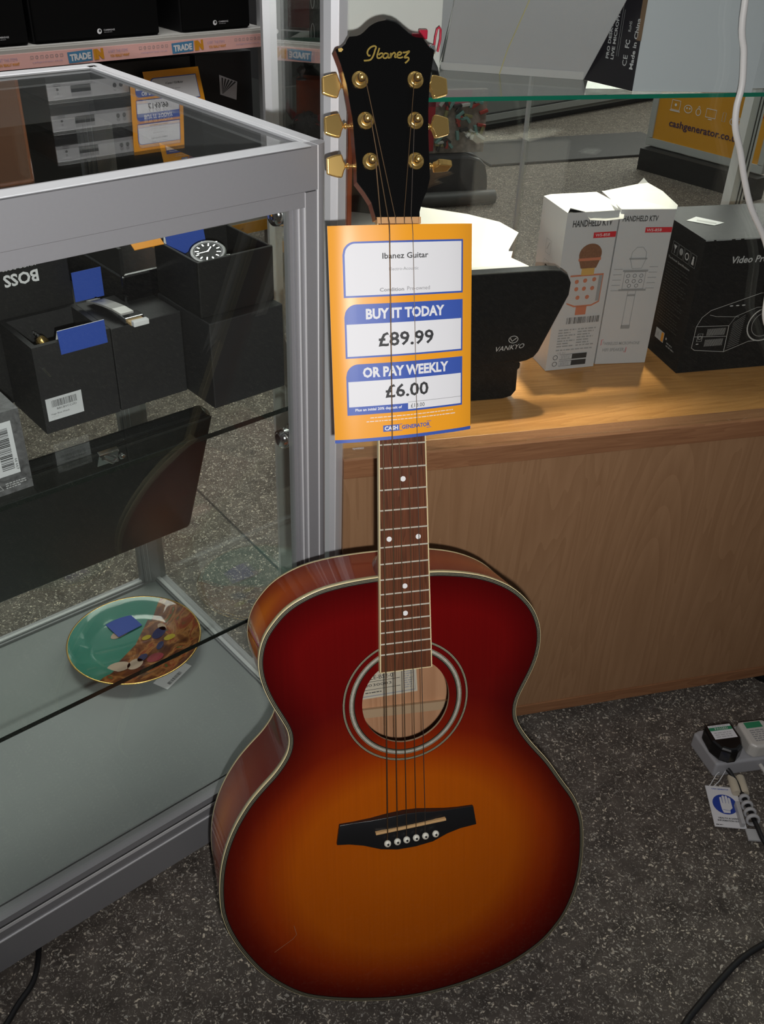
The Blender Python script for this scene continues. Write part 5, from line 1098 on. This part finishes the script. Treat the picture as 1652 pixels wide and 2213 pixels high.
def trinket(nm, lab, x, y, z, s_, m1, sd):
    rr = random.Random(sd); o2 = thing(nm, lab, 'ornament', G2 @ TR(x, y, z)); b_ = MB()
    b_.lathe([(.030 * s_, 0), (.032 * s_, .006 * s_), (.012 * s_, .012 * s_), (.010 * s_, .03 * s_), (.026 * s_, .045 * s_), (.028 * s_, .06 * s_), (.012 * s_, .075 * s_), (.0001, .08 * s_)], m1, None, 20); b_.build('body', o2)
CRY = mat('cut_crystal', (.35, .32, .36), .05, .6)
trinket('crystal_ornament', 'dark crystal ornament on top of the burgundy box', .075, .09, .832, .7, CRY, 1)
trinket('crystal_ornament', 'dark crystal ornament just below the middle shelf of the angled bay', .065, .07, .615, .5, CRY, 2)
# plush toy with dark shaggy fur and red horns
FUR = mat('black_fur', (.018, .016, .017), .9, bump=1, bscale=300); FIRE = mat('flame_orange', (.42, .07, .012), .5, var=.5, vscale=22); DR = mat('dark_red_plush', (.22, .012, .012), .8)
o_ = thing('carton', 'flame orange printed carton behind the dark plush toy', 'carton', G2 @ TR(.022, .16, .132)); MB().box(0, .17, 0, .06, 0, .47, FIRE).build('box', o_, bevel=.002)
o_ = thing('plush_toy', 'shaggy black and red plush toy on the lowest shelf of the angled bay', 'toy', G2 @ TR(.082, .09, .132))
b = MB(); b.lathe([(.0001, 0), (.04, .01), (.050, .10), (.045, .22), (.030, .29), (.0001, .30)], FUR, None, 24); b.build('torso', o_)
b = MB(); b.lathe([(.0001, -.055), (.030, -.045), (.050, 0), (.036, .036), (.0001, .050)], FUR, Matrix.Translation((0, -.02, .345)), 24); b.build('head', o_)
b = MB(); rr = random.Random(4)
for k in range(90):
    a_ = rr.uniform(0, 2 * math.pi); e_ = rr.uniform(-.6, 1.3); d_ = Vector((math.cos(a_) * math.cos(e_), math.sin(a_) * math.cos(e_), math.sin(e_))); c0_ = Vector((0, -.02, .345)) + d_ * .040
    b.tube([c0_, c0_ + d_ * .014 + Vector((0, 0, -.004)), c0_ + d_ * .026 + Vector((0, 0, -.015))], [.004, .0025, .0004], FUR if k % 6 else DR, 5)
b.build('mane', o_)
for s_ in (-1, 1): MB().tube([(s_ * .040, -.02, .375), (s_ * .060, -.03, .40), (s_ * .058, -.03, .43)], [.012, .008, .001], DR, 8).build('horn', o_)
for s_ in (-1, 1): MB().tube([(s_ * .03, -.02, .26), (s_ * .06, -.05, .20), (s_ * .055, -.07, .15)], [.02, .018, .014], DR, 8).build('arm', o_)

# ================================================================ far things seen through the counter glass
AB = TR(.41, 4.06, 0, 17)
o_ = thing('foot_massager', 'black curved floor speaker with a round bar along its front, seen through the counter glass', 'speaker', TR(.410, 4.043, 0, 17)); o_.name = 'floor_speaker'
DKP = mat('charcoal_plastic', (.030, .029, .033), .5)
cur = [(-.015, 0), (-.015, .06), (-.020, .10), (-.032, .145), (-.060, .170), (-.110, .184), (-.62, .186), (-.62, 0)]
b = MB(); b.prism(cur, Fr((0, .03, 0), (1, 0, 0), (0, 0, 1)), -.50, 0, DKP); b.build('body', o_, bevel=.01)
MB().tube([(-.62, -.02, .030), (-.02, -.02, .030), (-.004, -.02, .030)], .028, mat('grey_bar', (.07, .07, .07), .45), 14).build('front_bar', o_)
o_ = thing('toy_pack', 'blister pack of small collectable figures on the floor speaker, right of the tuners', 'toy', TR(.118, 4.035, .1865, 17))
b = MB(); b.box(-.02, .25, 0, .03, 0, .24, mat('toy_print', (.30, .25, .22), .3, var=.8, vscale=45)); b.box(.0, .03, -.004, 0, .01, .24, mat('dark_red_strip', (.40, .015, .03), .4)); b.box(.0, .18, -.004, 0, .18, .24, mat('pink_header', (.42, .16, .20), .5)); b.build('backing_card', o_)
b = MB(); rr = random.Random(11); cols = [mat('fig_%s' % n_, c, .35) for n_, c in (('teal', (.16, .30, .28)), ('olive', (.24, .22, .10)), ('white', (.5, .5, .48)), ('red', (.35, .05, .04)), ('dark', (.04, .04, .04)))]
for k in range(46):
    x, z = rr.uniform(.035, .235), rr.uniform(.02, .20); M_ = Matrix.Translation((x, -.012, z)) @ Matrix.Rotation(rr.uniform(0, 3), 4, 'Y')
    b.box(-.006, .006, -.008, .008, -.018, .018, rr.choice(cols), M_)
b.build('figures', o_, bevel=.002)
# display base on the far side (grey kickboard)
o_ = thing('display_plinth', 'far grey display plinth seen through the counter glass', 'plinth', TR(.40, 5.24, 0, 42))
b = MB(); b.box(-1.2, 2.2, 0, .5, .035, .34, mat('grey_plinth', (.16, .17, .16), .6)); b.box(-1.2, 2.2, -.01, 0, .055, .085, mat('plinth_bead', (.25, .26, .25), .5)); b.box(-1.2, 2.2, -.004, .0, .088, .094, SEAM); b.build('board', o_)
MB().box(-1.2, 2.2, .04, .45, 0, .035, INK).build('foot', o_)
MB().box(-1.2, 2.2, .02, .48, .34, 1.1, mat('grey_plinth_top', (.10, .10, .10), .7)).build('upper_board', o_)
o_ = thing('floor_mat', 'dark grey mat on the floor beyond the counter', 'mat', TR(.44, 4.60, 0, 22)); MB().box(0, 1.1, 0, .42, 0, .012, mat('mat_grey', (.055, .052, .052), .8)).build('mat', o_, bevel=.003)
# free-standing poster sign
sg = thing('poster_stand', 'free-standing orange poster sign in a grey frame, seen through the counter glass', 'sign', TR(1.172, 4.7295, 0, -49.12))
SF = mat('grey_frame', (.42, .43, .42), .45)
b = MB(); W2, H2_ = .62, .86
for x0, x1, z0, z1 in ((0, W2, .10, .135), (0, W2, .10 + H2_ - .03, .10 + H2_), (0, .030, .135, .10 + H2_ - .03), (W2 - .03, W2, .135, .10 + H2_ - .03)): b.box(x0, x1, 0, .03, z0, z1, SF)
b.build('frame', sg, bevel=.003)
b = MB(); OP = mat('poster_orange', (.66, .30, .015), .4); b.box(.028, W2 - .028, .008, .022, .132, .10 + H2_ - .028, OP); ff = Fr((0, .0075, .10), (1, 0, 0), (0, 0, 1))
b.text(ff, "WE'LL BUY YOUR ITEMS", .29, .300, .33, .020, WHITE, .001, .03); b.text(ff, 'cashgenerator.co.uk', .295, .112, .38, .040, mat('poster_ink', (.05, .02, .06), .5), .001, .02)
b.line(ff, [(.10, .175), (.145, .175), (.145, .215), (.10, .215)], .003, WHITE, .001, True); b.line(ff, [(.095, .170), (.150, .170)], .004, WHITE, .001); b.disc(ff, .122, .196, .006, WHITE, .001, n=12)
b.ring(ff, .19, .190, .020, .003, WHITE, .001, ry=.016); b.disc(ff, .183, .193, .004, WHITE, .001, n=10); b.disc(ff, .198, .193, .004, WHITE, .001, n=10)
b.ring(ff, .245, .187, .012, .003, WHITE, .001, ry=.014); b.line(ff, [(.240, .205), (.245, .212), (.250, .205)], .003, WHITE, .001)
b.line(ff, [(.285, .175), (.335, .175), (.335, .210), (.285, .210)], .003, WHITE, .001, True); b.line(ff, [(.300, .168), (.320, .168)], .003, WHITE, .001)
b.line(ff, [(.370, .172), (.385, .172), (.385, .208), (.370, .208)], .002, LTINK, .001, True)
b.ring(ff, .425, .180, .014, .003, WHITE, .001); b.ring(ff, .460, .180, .014, .003, WHITE, .001); b.line(ff, [(.425, .180), (.435, .200), (.455, .200), (.460, .180)], .003, WHITE, .001); b.poly(ff, [(.485, .165), (.515, .185), (.485, .205)], WHITE, .001)
b.ring(ff, .535, .265, .050, .004, RED, .001, n=30); b.poly(ff, [(.470, .255), (.485, .275), (.475, .300), (.54, .31), (.55, .27)], RED, .002)
b.build('poster', sg)
b = MB(); b.box(.02, W2 + .02, -.06, .02, 0, .095, mat('black_base', (.012, .012, .012), .6)); b.build('base', sg)

# ---------------------------------------------------------------- groups of repeats
for o_ in C.objects:
    lab = o_.get('label', '') if o_.parent is None else ''
    if not lab: continue
    kind_ = o_.name.split('.')[0]
    if kind_ == 'speaker' and 'trade-in shelf' in lab: o_['group'] = 'speakers on the trade-in shelf'
    elif kind_ == 'hifi_unit': o_['group'] = 'stacked hi-fi units'
    elif kind_ == 'watch_box': o_['group'] = 'watch boxes on the upper cabinet shelf'
    elif kind_ == 'price_ticket' and 'blue' in lab: o_['group'] = 'blue price tickets in the cabinet'
    elif kind_ == 'microphone_carton' and lab.startswith('white microphone'): o_['group'] = 'white microphone cartons on the counter'
    elif kind_ == 'mains_plug': o_['group'] = 'plugs in the power strip'
    elif kind_ == 'price_card' and '£' in lab: o_['group'] = 'orange and blue price cards'
